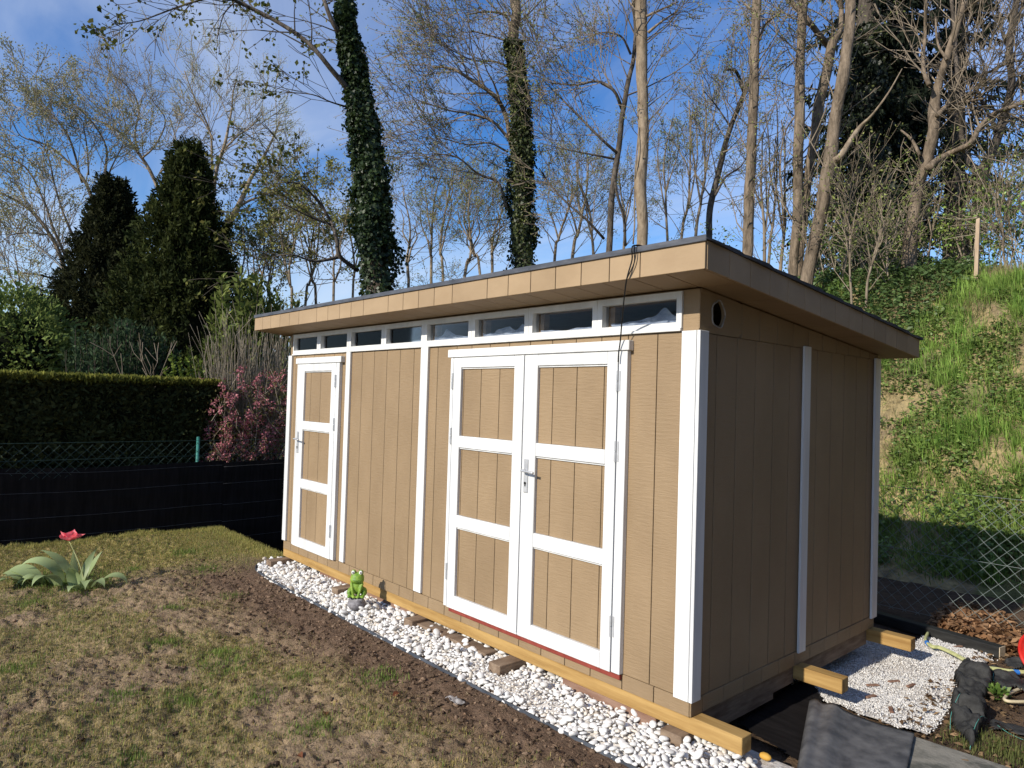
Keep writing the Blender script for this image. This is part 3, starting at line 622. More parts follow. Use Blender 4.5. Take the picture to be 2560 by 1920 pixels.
for s in (-1, 1):
    v, f = remesh([((s*.024, -.0255, .231), (.011, .006, .013), (0, 0, 0))], .002); e_ = mesh('eye', frw(v), f, 'frog_white', fr, True)
    v, f = remesh([((s*.0245, -.0312, .231), (.0045, .003, .006), (0, 0, 0))], .0015); mesh('pupil', frw(v), f, 'rubber', e_, True)
mp_ = smooth_pts([(-.026, -.036, .19), (-.012, -.0455, .184), (.012, -.0455, .184), (.026, -.036, .19)], 4); tubes_obj('mouth', [(frw(mp_), .0016, 5)], 'twig_dark', fr)
v, f = remesh([((0, 0, .03), (.058, .055, .042), (0, 0, 0)), ((.02, -.02, .06), (.03, .03, .015), (0, 0, 0)), ((-.025, .0, .058), (.028, .03, .016), (0, 0, 0)), ((.0, .02, .062), (.03, .026, .014), (0, 0, 0))], .005)
mesh('stone_base', frw(v), f, 'frog_stone', fr, True)

# ================================================================== TULIP CLUMP
def ribbon(p0, az, L, wd, lean, curl, n=10, twist=0, cup=.25):
    """a strap leaf: starts steep, bends over by curl"""
    d = np.array([math.cos(az), math.sin(az), 0]); s = np.array([-math.sin(az), math.cos(az), 0]); p = np.array(p0, float); V = []; th = lean
    for i in range(n+1):
        t = i/n; wdt = wd*(math.sin(math.pi*min(1, .12+t*.9))**.7)*(1-.85*t**5)*.5
        tw = twist*t; up = np.array([0, 0, 1.]); nn = -math.sin(th-math.pi/2)*0
        ax = d*math.cos(th)+up*math.sin(th); nm = -d*math.sin(th)+up*math.cos(th); sd = s*math.cos(tw)+nm*math.sin(tw); nm2 = -s*math.sin(tw)+nm*math.cos(tw)
        for q in (-1, -.5, 0, .5, 1): V.append(p+sd*wdt*q+nm2*cup*wdt*q*q)
        p = p+ax*L/n; th -= curl/n*(.4+1.2*t)
    i = np.arange(n); f = np.concatenate([np.stack([i*5+k, i*5+k+1, (i+1)*5+k+1, (i+1)*5+k], 1) for k in range(4)])
    return np.array(V), f
def px_plane(u, v, base):       # point on the upright plane through base facing the camera
    d = ray(u, v); n_ = np.array([F_[0], F_[1], 0]); return CAM+d*((base-CAM)@n_)/(d@n_)
TB = hit(*z2(480, 455), 2, GZ); TB[2] = GZ
tu = empty('tulip_plant', TB, 'clump of broad grey green tulip leaves with one open coral pink flower', 'plant')
vd = math.atan2(F_[1], F_[0]); rt = vd-math.pi/2          # away from camera; to the right
lc = np.array([.30, .40, .19])
tw_ = vd+math.pi                                         # towards the camera
for (ox, od, az, L, wd, lean, curl, tw) in [(-.34, -.02, tw_-.9, .36, .15, 1.0, 2.6, .3), (-.28, .02, rt+math.pi-.2, .46, .12, .8, 1.9, -.7), (-.12, .08, rt+math.pi+.1, .50, .10, 1.15, 2.3, -.8), (-.10, -.04, tw_-.35, .34, .15, 1.25, 3.0, .2), (-.20, .04, tw_-.6, .34, .12, 1.2, 2.9, .2), (-.22, .0, tw_-1.1, .30, .12, 1.0, 2.7, -.3),
                                        (.02, -.02, tw_+.3, .26, .085, 1.45, 1.3, .2), (.06, .0, tw_-.2, .26, .085, 1.4, 1.1, -.2), (.10, .03, rt+.2, .34, .07, 1.35, .5, 1.2), (.20, .03, rt+.1, .36, .075, 1.0, 2.9, .5), (.14, -.02, tw_+.5, .28, .085, 1.25, 3.0, .2), (-.02, .08, rt+math.pi+.2, .46, .08, 1.2, 1.1, -1.0), (.08, -.06, tw_+.1, .20, .08, 1.2, 2.9, .2), (-.40, -.02, rt+math.pi-.3, .34, .08, .8, 1.8, -.6), (.03, .08, rt+1.2, .36, .06, 1.35, .6, 1.0), (-.06, .12, rt+2.2, .38, .07, 1.25, .8, 1.1), (-.45, 0, tw_-.5, .3, .13, 1.0, 2.7, .2), (.16, .0, tw_+1.1, .28, .08, 1.1, 2.7, .3)]:
    p = TB+np.array([math.cos(rt), math.sin(rt), 0])*ox+np.array([math.cos(vd), math.sin(vd), 0])*od; p[2] = float(lawn_z(p[0], p[1]))-.01
    v, f = ribbon(p, az, L, wd*1.15, lean, curl, 14, tw, .12); mesh('leaf', v, f, 'leaf', tu, True, np.repeat((np.array([.38, .46, .21])*rng.uniform(.85, 1.12))[None], len(v), 0))
fb = TB+np.array([math.cos(rt), math.sin(rt), 0])*.06+np.array([math.cos(vd), math.sin(vd), 0])*.10; fb[2] = float(lawn_z(fb[0], fb[1])); ft = px_plane(173, 1352, fb)
stem = smooth_pts([fb, (fb+ft)/2+(.01, .01, 0), ft], 5); tubes_obj('stem', [(stem, .0045, 6)], 'hose', tu)
fl = None
for k in range(6):
    az = k*math.pi/3+.3; v, f = ribbon(ft, az, .135 if k % 2 else .12, .125, .25 if k % 2 else .6, -1.1 if k % 2 == 0 else -.55, 8, 0, .5); mesh('petal', v, f, 'petal', tu, True)

# ================================================================== FENCES
def chain(name, P0, P1, zb, zt, pitch, rad, material, parent, tops=True, wob=.004):
    """diamond mesh between two ground points"""
    P0 = np.array(P0, float); P1 = np.array(P1, float); L = np.linalg.norm(P1-P0); d = (P1-P0)/L; nn = np.array([-d[1], d[0]]); S_ = []
    h = zt-zb; k0 = -int(h/pitch)-1; rows = int(h/(pitch/2)); 
    for k in range(k0, int(L/pitch)+2):
        for sg in (1, -1):
            s0 = k*pitch if sg > 0 else k*pitch+h; q = None
            for r_ in range(rows+1):
                zz = zb+r_*pitch/2; s = s0+sg*r_*pitch/2+wob*(rng.random()-.5)
                bul = .012*math.sin(s*2.1)+.004*(1 if (r_ % 2) == (sg > 0) else -1)
                p = np.array([*(P0+d*s+nn*bul), zz]); 
                if q is not None and 0 <= s <= L: S_.append((*q, *p, rad, rad))
                q = p
    for zz in (zb+.02, (zb+zt)/2, zt-.012):
        m_ = int(L/.25)+1
        for j in range(m_):
            a = P0+d*(L*j/m_); b = P0+d*(L*(j+1)/m_); S_.append((*a, zz, *b, zz, rad*1.1, rad*1.1))
    v, f = segs_vf(S_, 4); return mesh(name, v, f, material, parent, True)
LFX = -2.45
lfn = empty('chain_link_fence', (LFX, -1, GZ), 'green chain link fence covered with black shade netting below the hedge', 'fence')
chain('wire_mesh', (LFX, -3.6), (LFX, 2.3), .55, .965, .108, .0022, 'wire', lfn)
def post(name, x, y, z0, z1, r_, material, parent):
    bm = bmesh.new(); bmesh.ops.create_cone(bm, cap_ends=True, segments=14, radius1=r_, radius2=r_, depth=z1-z0, matrix=Matrix.Translation((x, y, (z0+z1)/2)))
    bmesh.ops.create_uvsphere(bm, u_segments=12, v_segments=6, radius=r_*1.12, matrix=Matrix.Translation((x, y, z1)) @ Matrix.Diagonal((1, 1, .5, 1))); return bm_obj(name, bm, material, parent, True)
for y in (-2.6, -.085, 2.25): post('post', LFX-.035, y, -.7, .99, .021, 'post_green', lfn)
# shade net: two lengths, slightly slack, with stitched tapes
def net(y0, y1, zt, x, seed):
    ny, nz = int((y1-y0)/.06)+1, 26; Y, T = np.meshgrid(np.linspace(y0, y1, ny), np.linspace(0, 1, nz)); Zt = zt+.012*np.sin(Y*2.4+seed)+.008*(fbm(Y*4, Y*0, seed)-.5)
    Z = -.72+(Zt+.72)*T; X = x+.035*(fbm(Y*2.2, Z*1.6, seed+3, 3)-.5)+.006*np.sin(Z*26)
    v = np.stack([X, Y, Z], -1).reshape(-1, 3); i = np.arange(ny*nz).reshape(nz, ny); f = np.stack([i[:-1, :-1], i[:-1, 1:], i[1:, 1:], i[1:, :-1]], -1).reshape(-1, 4)
    o = mesh('shade_net', v, f, 'net', lfn, True)
    lines = []
    for t in (.985, .80, .62, .44, .28):
        j = int(t*(nz-1)); p = v.reshape(nz, ny, 3)[j]+(.004, 0, 0); lines.append((p, .0022, 4))
    tubes_obj('net_tape', lines, 'tape', o)
net(-3.6, .27, .672, LFX+.012, 1); net(.23, 2.3, .668, LFX+.03, 5)
rfn = empty('chain_link_fence', (5, 3.72, -.2), 'chain link fence with thin green wires in front of the grassy bank', 'fence')
chain('wire_mesh', (1.5, 3.72), (7.2, 3.70), -.19, .925, .108, .0016, 'wire_grey', rfn)
for x in (1.5, 4.2, 7.15): post('post', x, 3.76, -.3, .96, .02, 'post_green', rfn)

# ================================================================== RIGHT-HAND YARD
def inpoly(px, py, poly):
    ins = np.zeros(len(px), bool); n = len(poly); j = n-1
    for i in range(n):
        xi, yi = poly[i]; xj, yj = poly[j]
        c = ((yi > py) != (yj > py)) & (px < (xj-xi)*(py-yi)/(yj-yi+1e-12)+xi); ins ^= c; j = i
    return ins
YZ = -.20
gpoly = [hit(*z8(u, v), 2, YZ)[:2] for u, v in [(640, 640), (720, 720), (1000, 830), (1300, 935), (1510, 985), (1600, 880), (1660, 780), (1700, 660), (1720, 500), (1900, 470), (1990, 420), (1900, 330), (1540, 250), (1430, 300), (1200, 250)]]+[np.array((4.3, 3.2)), np.array((4.3, 1.35))]
gpoly = [tuple(p) for p in gpoly]
def gz_(x, y): return YZ-.012+.05*(fbm(x*4, y*4, 101, 3)-.35)*sstep(4.6, 5.1, x)
nx, ny = 150, 220; X, Y = np.meshgrid(np.linspace(4.3, 5.75, nx), np.linspace(1.0, 3.5, ny)); m_ = inpoly(X.ravel(), Y.ravel(), gpoly).reshape(ny, nx)
i = np.arange(nx*ny).reshape(ny, nx); cell = m_[:-1, :-1] & m_[1:, 1:] & m_[:-1, 1:] & m_[1:, :-1]
f = np.stack([i[:-1, :-1], i[:-1, 1:], i[1:, 1:], i[1:, :-1]], -1)[cell]; v = np.stack([X, Y, gz_(X, Y)], -1).reshape(-1, 3); us = np.unique(f); mpx = -np.ones(len(v), int); mpx[us] = np.arange(len(us))
gb = mesh('gravel_bed', v[us], mpx[f], 'sand', None, True); tag(gb, kind='structure')
n = 30000; px_, py_ = rng.uniform(4.55, 5.75, n), rng.uniform(1.0, 3.5, n); ok = inpoly(px_+rng.normal(0, .012, n), py_+rng.normal(0, .012, n), gpoly); px_, py_ = px_[ok], py_[ok]
dirt = fbm(px_*5, py_*5, 111, 3); ok = (dirt < .56) | (rng.random(len(px_)) < .35); px_, py_ = px_[ok], py_[ok]; n = len(px_)
ov = np.array([(1, 0, 0), (-.5, .87, 0), (-.5, -.87, 0), (.2, .1, .8), (0, 0, -.6)]); of = np.array([(0, 1, 3), (1, 2, 3), (2, 0, 3), (1, 0, 4), (2, 1, 4), (0, 2, 4)])
sc = rng.uniform(.005, .0105, n); an = rng.uniform(0, 6.28, n); ca, sa = np.cos(an), np.sin(an); tl = rng.normal(0, .5, n)
vx = ov[None, :, 0]*ca[:, None]-ov[None, :, 1]*sa[:, None]; vy = ov[None, :, 0]*sa[:, None]+ov[None, :, 1]*ca[:, None]; vz = ov[None, :, 2]+tl[:, None]*ov[None, :, 0]*.6
v = np.stack([px_[:, None]+vx*sc[:, None], py_[:, None]+vy*sc[:, None], gz_(px_, py_)[:, None]+.004+vz*sc[:, None]], -1).reshape(-1, 3); f = (np.arange(n)[:, None, None]*5+of[None]).reshape(-1, 3)
cc = np.repeat(np.ones((n, 3))*rng.uniform(.72, 1.05, (n, 1)), 5, 0); o = mesh('gravel_chips', v, f, 'chip', gb, False, cc); tag(o, kind='stuff')
mpoly = [tuple(hit(*z8(u, v), 2, -.2)[:2]) for u, v in [(130, 900), (330, 760), (560, 600), (640, 560), (760, 720), (720, 900), (640, 1150), (560, 1180), (400, 1080), (250, 990)]]+[]
X, Y = np.meshgrid(np.linspace(4.6, 5.4, 60), np.linspace(.12, 1.5, 100)); ins = inpoly(X.ravel(), Y.ravel(), mpoly).reshape(X.shape); i = np.arange(X.size).reshape(X.shape); cell = ins[:-1, :-1] & ins[1:, 1:] & ins[:-1, 1:] & ins[1:, :-1]
f = np.stack([i[:-1, :-1], i[:-1, 1:], i[1:, 1:], i[1:, :-1]], -1)[cell]; v = np.stack([X, Y, -.198+.012*fbm(X*9, Y*9, 5, 3)], -1).reshape(-1, 3); us = np.unique(f); mpx = -np.ones(len(v), int); mpx[us] = np.arange(len(us))
o = mesh('black_membrane', v[us], mpx[f], 'net', None, True); tag(o, 'flat black membrane on the ground between the near beams', 'membrane')
# bark pieces on the gravel
for u, v_, a, lab in [(1265, 597, .3, 'flat piece of reddish bark alone in the middle of the pale gravel'), (1390, 632, .6, 'piece of bark half sunk in the gravel, right of the middle'), (1245, 812, 1.2, 'slanting strip of bark on the gravel nearest the black sheet'), (1098, 718, .5, 'dark bit of bark beside the shadow of the middle beam'), (1112, 623, .2, 'small pale bark piece at the shadow edge'), (1730, 345, .4, 'bark piece on the gravel next to the black timber')]:
    p = hit(*z8(u, v_), 2, YZ); L = .045; az = rt+a; d = np.array([math.cos(az), math.sin(az), 0]); s = np.array([-d[1], d[0], 0]); z0 = float(gz_(p[0], p[1]))+.006
    q = [p*(1, 1, 0)+(0, 0, z0)+d*L*a_+s*.014*b_ for a_, b_ in ((-1, -.7), (1, -1), (.8, .8), (-1, .9))]
    o = hexa('bark_piece', [tuple(k) for k in q]+[tuple(k+np.array((0, 0, .012))) for k in q], 'red_wood', None, .004); tag(o, lab, 'bark', 'bark pieces on the gravel')
# black timber behind the gravel with a pale cut end
a = hit(*z8(1530, 205), 2, -.13); b = hit(*z8(2030, 345), 2, -.13); d = (b-a); d[2] = 0; L = np.linalg.norm(d); d /= L; s = np.array([-d[1], d[0], 0])
bt = empty('black_timber', (a+b)/2*(1, 1, 0)+(0, 0, -.22), 'black painted timber with a pale sawn end lying behind the gravel', 'timber')
q = [a-d*.5, b, b+s*.09, a-d*.5+s*.09]; hexa('plank', [tuple(k*(1, 1, 0)+(0, 0, -.215)) for k in q]+[tuple(k*(1, 1, 0)+(0, 0, -.13)) for k in q], 'black_wood', bt, .005)
q = [b+d*.0005, b+d*.006, b+d*.006+s*.09, b+d*.0005+s*.09]; hexa('sawn_end', [tuple(k*(1, 1, 0)+(0, 0, -.214)) for k in q]+[tuple(k*(1, 1, 0)+(0, 0, -.131)) for k in q], 'cut_wood', bt, .001)
# black sheet draped at the near corner
def coons(c00, c10, c11, c01, nu, nv, dz):
    U, T = np.meshgrid(np.linspace(0, 1, nu), np.linspace(0, 1, nv)); U_s = U[..., None]; T_s = T[..., None]
    P = (1-U_s)*(1-T_s)*c00+U_s*(1-T_s)*c10+U_s*T_s*c11+(1-U_s)*T_s*c01; P[..., 2] += dz(U, T)
    i = np.arange(nu*nv).reshape(nv, nu); return P.reshape(-1, 3), np.stack([i[:-1, :-1], i[:-1, 1:], i[1:, 1:], i[1:, :-1]], -1).reshape(-1, 4)
def thick(name, v, f, t, material, parent=None):
    o = mesh(name, v, f, material, parent, True); md = o.modifiers.new('thickness', 'SOLIDIFY'); md.thickness = t; md.offset = -1; return o
c00 = hit(*z8(655, 735), 2, -.14); c10 = hit(*z8(1415, 978), 2, -.168); c11 = hit(*z8(1340, 1330), 2, -.168); c01 = hit(*z8(540, 1330), 2, -.165)
v, f = coons(c00, c10, c11, c01, 40, 30, lambda u, t: .022*np.exp(-((u-.24)/.08)**2)*(1-.6*t)+.02*np.exp(-((u-.06)/.05)**2)*(1-.7*t)+.006*np.sin(u*7+t*3)+.004*(fbm(u*6, t*6, 3, 3)-.5)-.03*sstep(.05, 0, u)*t)
o = thick('black_sheet', v, f, .004, 'sheet'); tag(o, 'grey black rubber sheet draped in a fold near the front right beam', 'sheet')
# concrete slab
e0 = hit(*z8(1380, 975), 2, -.175); e1 = hit(*z8(2240, 1255), 2, -.175); d = e1-e0; d /= np.linalg.norm(d); s = np.array([d[1], -d[0], 0]); q = [e0-d*.10, e0+d*.55, e0+d*.55+s*.6, e0-d*.10+s*.6]
o = hexa('paving_slab', [tuple(k*(1, 1, 0)+(0, 0, -.235)) for k in q]+[tuple(k*(1, 1, 0)+(0, 0, -.178)) for k in q], 'concrete', None, .004); tag(o, 'lichen-stained concrete paving slab beside the black sheet', 'paving slab')
# crumpled weed fabric
def crumple(name, pix, h, seed, label, lines):
    poly = [tuple(hit(*z8(u, v), 2, YZ)[:2]) for u, v in pix]; P = np.array(poly); x0, y0 = P.min(0); x1, y1 = P.max(0); stp = .012; nx = int((x1-x0)/stp)+3; ny = int((y1-y0)/stp)+3
    X, Y = np.meshgrid(x0-.01+np.arange(nx)*stp, y0-.01+np.arange(ny)*stp); ins = inpoly(X.ravel()+.012*(vn(X.ravel()*40, Y.ravel()*40, seed)-.5), Y.ravel(), poly).reshape(ny, nx)
    dist = ins.astype(float)
    for _ in range(5): dist = (dist+np.roll(dist, 1, 0)+np.roll(dist, -1, 0)+np.roll(dist, 1, 1)+np.roll(dist, -1, 1))/5
    hgt = sstep(.3, 1, dist)*h*(.35+1.3*np.abs(fbm(X*7, Y*7, seed, 3)-.5)*2+.5*np.abs(fbm(X*16, Y*16, seed+2, 2)-.5))
    Zf = lambda x, y: -.212+.04*(fbm(x*3, y*3, 9, 4)-.5)
    Z = np.maximum(Zf(X, Y), YZ-.01)+.006+hgt; i = np.arange(nx*ny).reshape(ny, nx); cell = ins[:-1, :-1] & ins[1:, 1:] & ins[:-1, 1:] & ins[1:, :-1]
    f = np.stack([i[:-1, :-1], i[:-1, 1:], i[1:, 1:], i[1:, :-1]], -1)[cell]; v = np.stack([X, Y, Z], -1).reshape(-1, 3); us = np.unique(f); mp2 = -np.ones(len(v), int); mp2[us] = np.arange(len(us))
    o = thick(name, v[us], mp2[f], .002, 'fabric'); tag(o, label, 'fabric')
    tl_ = []
    for ln in lines:
        pts = []
        for u, v_ in ln:
            p = hit(*z8(u, v_), 2, YZ+.04); a_, b_ = int(round((p[0]-x0+.01)/stp)), int(round((p[1]-y0+.01)/stp)); a_ = min(max(a_, 0), nx-1); b_ = min(max(b_, 0), ny-1); pts.append((X[b_, a_], Y[b_, a_], Z[b_, a_]+.002))
        tl_.append((smooth_pts(pts, 3), .0016, 4))
    if tl_: tubes_obj('green_thread', tl_, 'thread', o)
crumple('weed_fabric', [(1700, 560), (1760, 490), (1900, 520), (1985, 590), (1990, 650), (1960, 700), (1900, 760), (1960, 800), (1930, 960), (1880, 1020), (1860, 1100), (1780, 1050), (1700, 960), (1660, 860), (1680, 720), (1720, 680), (1690, 620)], .10, 3, 'crumpled black weed fabric with green threads at the edge of the gravel', [[(1725, 505), (1760, 560), (1810, 600)], [(1750, 740), (1740, 790), (1690, 840), (1675, 890)], [(1945, 830), (1900, 900), (1850, 950), (1820, 1030)]])
crumple('weed_fabric', [(1950, 500), (2060, 520), (2170, 560), (2180, 600), (2300, 620), (2300, 690), (2150, 670), (2050, 700), (1990, 640)], .07, 8, 'smaller heap of crumpled black plastic beside the hose', [[(2000, 520), (1985, 560), (2040, 600), (2110, 650)]])
crumple('weed_fabric', [(1960, 870), (2100, 900), (2300, 960), (2400, 1020), (2400, 1060), (2250, 1010), (2100, 960), (1960, 950)], .03, 12, 'flat strip of black weed fabric running out of the frame at the right', [[(2020, 880), (2100, 920), (2200, 960)]])
crumple('weed_fabric', [(2060, 450), (2120, 430), (2200, 440), (2230, 520), (2100, 510)], .05, 18, 'small fold of black plastic just left of the red tub', [])
# hose with blue clips, beige hose loop
def zs(pts, z): return [hit(*z8(u, v), 2, z) for u, v in pts]
hp = smooth_pts(zs([(1515, 235), (1495, 290), (1540, 340), (1600, 350), (1700, 395), (1800, 450), (1900, 490), (2000, 505), (2100, 520), (2250, 530)], -.165), 5)
hs_ = empty('garden_hose', hp[0]*(1, 1, 0)+(0, 0, -.2), 'pale green flat hose with blue clips lying across the gravel', 'hose')
tubes_obj('hose_pipe', [(hp, .011, 8), (hp[8:]+(.0, .016, .004), .009, 8)], 'hose', hs_)
for u, v_ in [(1530, 312), (1945, 495), (2168, 525)]:
    p = hit(*z8(u, v_), 2, -.165); j = int(np.argmin(np.linalg.norm(hp-p, axis=1))); j = min(max(j, 1), len(hp)-2); dd = unit(hp[j+1]-hp[j-1]); tubes_obj('clip', [(np.array([hp[j]-dd*.016, hp[j]+dd*.016]), .0165, 10)], 'blue', hs_, False)
hb = smooth_pts(zs([(2300, 640), (2190, 645), (2110, 680), (2070, 715), (2090, 735), (2160, 740), (2300, 738)], -.185), 5); o = tubes_obj('water_pipe', [(hb, .010, 8)], 'hose_beige'); tag(o, 'loop of pale beige pipe at the right edge by the green weed', 'pipe')
# red tub lying on its side at the frame's edge
tc0 = hit(*z8(2330, 350), 1, 2.66); 
def lathe(prof, n=36):
    th = np.arange(n)/n*2*np.pi; V = np.concatenate([np.column_stack([r_*np.cos(th), np.full(n, h), r_*np.sin(th)]) for r_, h in prof]); m = len(prof); k = np.arange(n); k2 = (k+1) % n
    return V, np.concatenate([np.stack([i*n+k, i*n+k2, (i+1)*n+k2, (i+1)*n+k], 1) for i in range(m-1)])
rr = .165; v, f = lathe([(.001, .22), (rr*.78, .22), (rr*.8, .21), (rr*.97, .01), (rr*1.06, .008), (rr*1.07, -.004), (rr*1.0, -.006), (rr*.95, .005), (rr*.77, .205), (.001, .205)])
cx = float(hit(*z8(2150, 300), 1, 2.75)[0])+rr*1.07
ra = -.25; v = v@np.array(Matrix.Rotation(ra, 3, 'Z')).T; v = v@np.array(Matrix.Rotation(.12, 3, 'X')).T; v += (cx, 2.75, -.2+rr*1.06); o = mesh('red_tub', v, f, 'red_plastic', None, True); tag(o, 'red plastic tub lying on its side at the right edge of the yard', 'tub')
# yellow stone among the pebbles and plastic scrap on the soil
v, f = PS[2]; p = hit(*z8(330, 1140), 2, -.13); o = mesh('yellow_stone', v*(.032, .024, .018)+p, f, 'yellow_stone', None, True); tag(o, 'single yellow stone among the white pebbles beside the near beam end', 'stone')
p = hit(*z4(1480, 1530), 2, GZ+.01); v, f = coons(p+(-.06, -.02, 0), p+(.06, -.03, 0), p+(.07, .03, 0), p+(-.05, .025, 0), 24, 12, lambda u, t: .05*np.abs(fbm(u*3, t*2, 17, 3)-.5)+.012*fbm(u*9, t*7, 19, 2)); o = thick('plastic_scrap', v, f, .0015, 'plastic_bit'); tag(o, 'crumpled scrap of clear plastic on the bare soil', 'scrap')
# grey slab leaning by the far left corner of the shed
a = hit(683, 1398, 2, -.45); o = hexa('leaning_slab', [(-.26, .26, -.72), (-.05, .26, -.72), (-.05, .30, -.72), (-.26, .30, -.72), (-.16, .42, -.1), (-.03, .42, -.1), (-.03, .46, -.1), (-.16, .46, -.1)], 'concrete', None, .004); tag(o, 'grey slab leaning beside the far left shed corner', 'slab')
# marker stake on the bank
st = hit(2440, 690, 1, 9.6); zb = float(bank_z(st[0], 9.6)); tp = hit(2446, 548, 1, 9.6)
o = hexa('marker_stake', [(st[0]-.028, 9.57, zb-.1), (st[0]+.028, 9.57, zb-.1), (st[0]+.028, 9.635, zb-.1), (st[0]-.028, 9.635, zb-.1), (tp[0]-.026, 9.57, tp[2]), (tp[0]+.026, 9.57, tp[2]+.015), (tp[0]+.026, 9.635, tp[2]+.015), (tp[0]-.026, 9.635, tp[2])], 'stake', None, .004); tag(o, 'pale wooden stake standing on top of the bank', 'stake')

# ================================================================== GRASS, WEEDS, DEBRIS
def seen(x, y, pad=1.25):
    d = np.stack([x, y, np.full_like(x, GZ)], -1)-CAM; z = d@F_; return (z > .3) & (np.abs(d@R_)/z*FPX < PW/2*pad) & (np.abs(d@U_)/z*FPX < PH/2*pad)
def ground_blades(n, xr, yr, dens, zf, hmin, hmax, wmin, wmax, colf, lean=.5):
    x = rng.uniform(*xr, n); y = rng.uniform(*yr, n); q = seen(x, y); x, y = x[q], y[q]; n = len(x); d = dens(x, y); k = rng.random(n) < d; x, y = x[k], y[k]; n = len(x)
    az = rng.uniform(0, 6.28, n); ln = np.abs(rng.normal(0, lean, n)).clip(0, 1.35); D = np.stack([np.cos(az)*np.sin(ln), np.sin(az)*np.sin(ln), np.cos(ln)], 1)
    P = np.stack([x, y, zf(x, y)-.004], 1); L = rng.uniform(hmin, hmax, n); nr_ = np.stack([np.cos(az), np.sin(az), rng.normal(0, .3, n)], 1)
    v, f = leaves_vf(P, D, L, rng.uniform(wmin, wmax, n), nr_, .1, -.25); return v, f, rep4(colf(x, y, n))
inview = lambda x, y: ((y > -3.15+.16*(4-x)*0) & (y < .19) & (y+3.11 > (x-6.9)*-.0-.2)).astype(float)
def not_strip(x, y): return ((y < -.37) | (x < np.interp(y, [-.4, -.34, -.24, -.1, .2], [-.0, -.0, -.16, -.25, -.27]))).astype(float)
def dn(x, y):
    s, m, g_, t, st_ = masks(x, y); return np.clip(.10*(1-s)+.62*g_+.5*m, 0, 1)*not_strip(x, y)
def cl(x, y, n):
    s, m, g_, t, st_ = masks(x, y); c = cols(n, (.26, .23, .065), (.54, .44, .17), .4); q = rng.random(n) < (.30+.25*st_); c[q] = cols(int(q.sum()), (.30, .23, .12), (.52, .41, .24), .3)
    gq = rng.random(n) < .25+.5*t; c[gq] = cols(int(gq.sum()), (.11, .17, .035), (.24, .31, .08), .3); return c
A = ground_blades(520000, (-2.4, 4.9), (-3.15, .19), dn, lawn_z, .010, .034, .0022, .0045, cl, .75)
def dt(x, y): s, m, g_, t, st_ = masks(x, y); return np.clip(t*.9-.04+.10*g_, 0, 1)*not_strip(x, y)
B = ground_blades(300000, (-2.4, 4.9), (-3.15, .19), dt, lawn_z, .015, .055, .0025, .005, lambda x, y, n: cols(n, (.10, .17, .03), (.26, .34, .085), .3), .45)
C_ = ground_blades(60000, (-2.42, -.2), (-2.7, .2), lambda x, y: .8*masks(x, y)[1]*not_strip(x, y), lawn_z, .008, .028, .003, .005, lambda x, y, n: cols(n, (.34, .31, .085), (.60, .49, .18), .3), .6)
D_ = ground_blades(9000, (-2.42, -.2), (-.12, .21), lambda x, y: np.where(x < -.35, 1., 0.)*sstep(-.1, .12, y), lawn_z, .015, .05, .003, .005, lambda x, y, n: cols(n, (.30, .31, .08), (.58, .50, .18), .3), .45)
D2 = ground_blades(8000, (-2.43, -2.15), (-2.7, .21), lambda x, y: np.ones_like(x), lawn_z, .015, .05, .003, .005, lambda x, y, n: cols(n, (.30, .31, .08), (.58, .50, .18), .3), .45)
v, f, c = cat_meshes([A, B, C_, D_, D2]); o = mesh('lawn_grass', v, f, 'blade', None, False, c); tag(o, 'patchy short grass and green tufts on the worn lawn', 'grass', kind='stuff')
# straw lying flat and soil crumbs
n = 48000; x = rng.uniform(-2.4, 4.9, n); y = rng.uniform(-3.15, .15, n); s_, m_k, g_, t_, st_ = masks(x, y); k = (rng.random(n) < .18+.75*st_) & (not_strip(x, y) > 0) & (rng.random(n) < 1-.55*s_); x, y = x[k], y[k]; n = len(x); az = rng.uniform(0, 6.28, n)
P = np.stack([x, y, lawn_z(x, y)+.006], 1); D = unit(np.stack([np.cos(az), np.sin(az), rng.normal(.05, .18, n)], 1)); v, f = leaves_vf(P, D, rng.uniform(.015, .055, n), rng.uniform(.0018, .0035, n), np.tile((0, 0, 1.), (n, 1))+rng.normal(0, .3, (n, 3)))
o = mesh('straw', v, f, 'leaf_matte', None, False, rep4(cols(n, (.24, .175, .09), (.46, .36, .21), .25))); tag(o, 'dry straw scattered over the lawn and bare soil', 'straw', kind='stuff')
ico = bmesh.new(); bmesh.ops.create_icosphere(ico, subdivisions=1, radius=1); iv = np.array([q.co[:] for q in ico.verts]); ico.verts.index_update(); ifc = np.array([[q.index for q in t.verts] for t in ico.faces]); ico.free()
def lumps(n, xr, yr, dens, zf, r0, r1, colf, name, material, label, cat, sink=.3):
    x = rng.uniform(*xr, n); y = rng.uniform(*yr, n); k = rng.random(n) < dens(x, y); x, y = x[k], y[k]; n = len(x); r_ = r0+(r1-r0)*rng.random(n)**3
    V = iv[None]*(1+rng.normal(0, .28, (n, len(iv), 1)))*np.stack([r_*rng.uniform(.8, 1.5, n), r_*rng.uniform(.7, 1.2, n), r_*rng.uniform(.45, .9, n)], 1)[:, None]
    an = rng.uniform(0, 6.28, n); c_, s__ = np.cos(an)[:, None], np.sin(an)[:, None]; V = np.stack([V[..., 0]*c_-V[..., 1]*s__, V[..., 0]*s__+V[..., 1]*c_, V[..., 2]], -1)
    V += np.stack([x, y, zf(x, y)+r_*(.5-sink)], 1)[:, None]; f = (np.arange(n)[:, None, None]*len(iv)+ifc[None]).reshape(-1, 3)
    o = mesh(name, V.reshape(-1, 3), f, material, None, False, np.repeat(colf(n), len(iv), 0)); return tag(o, label, cat, kind='stuff')
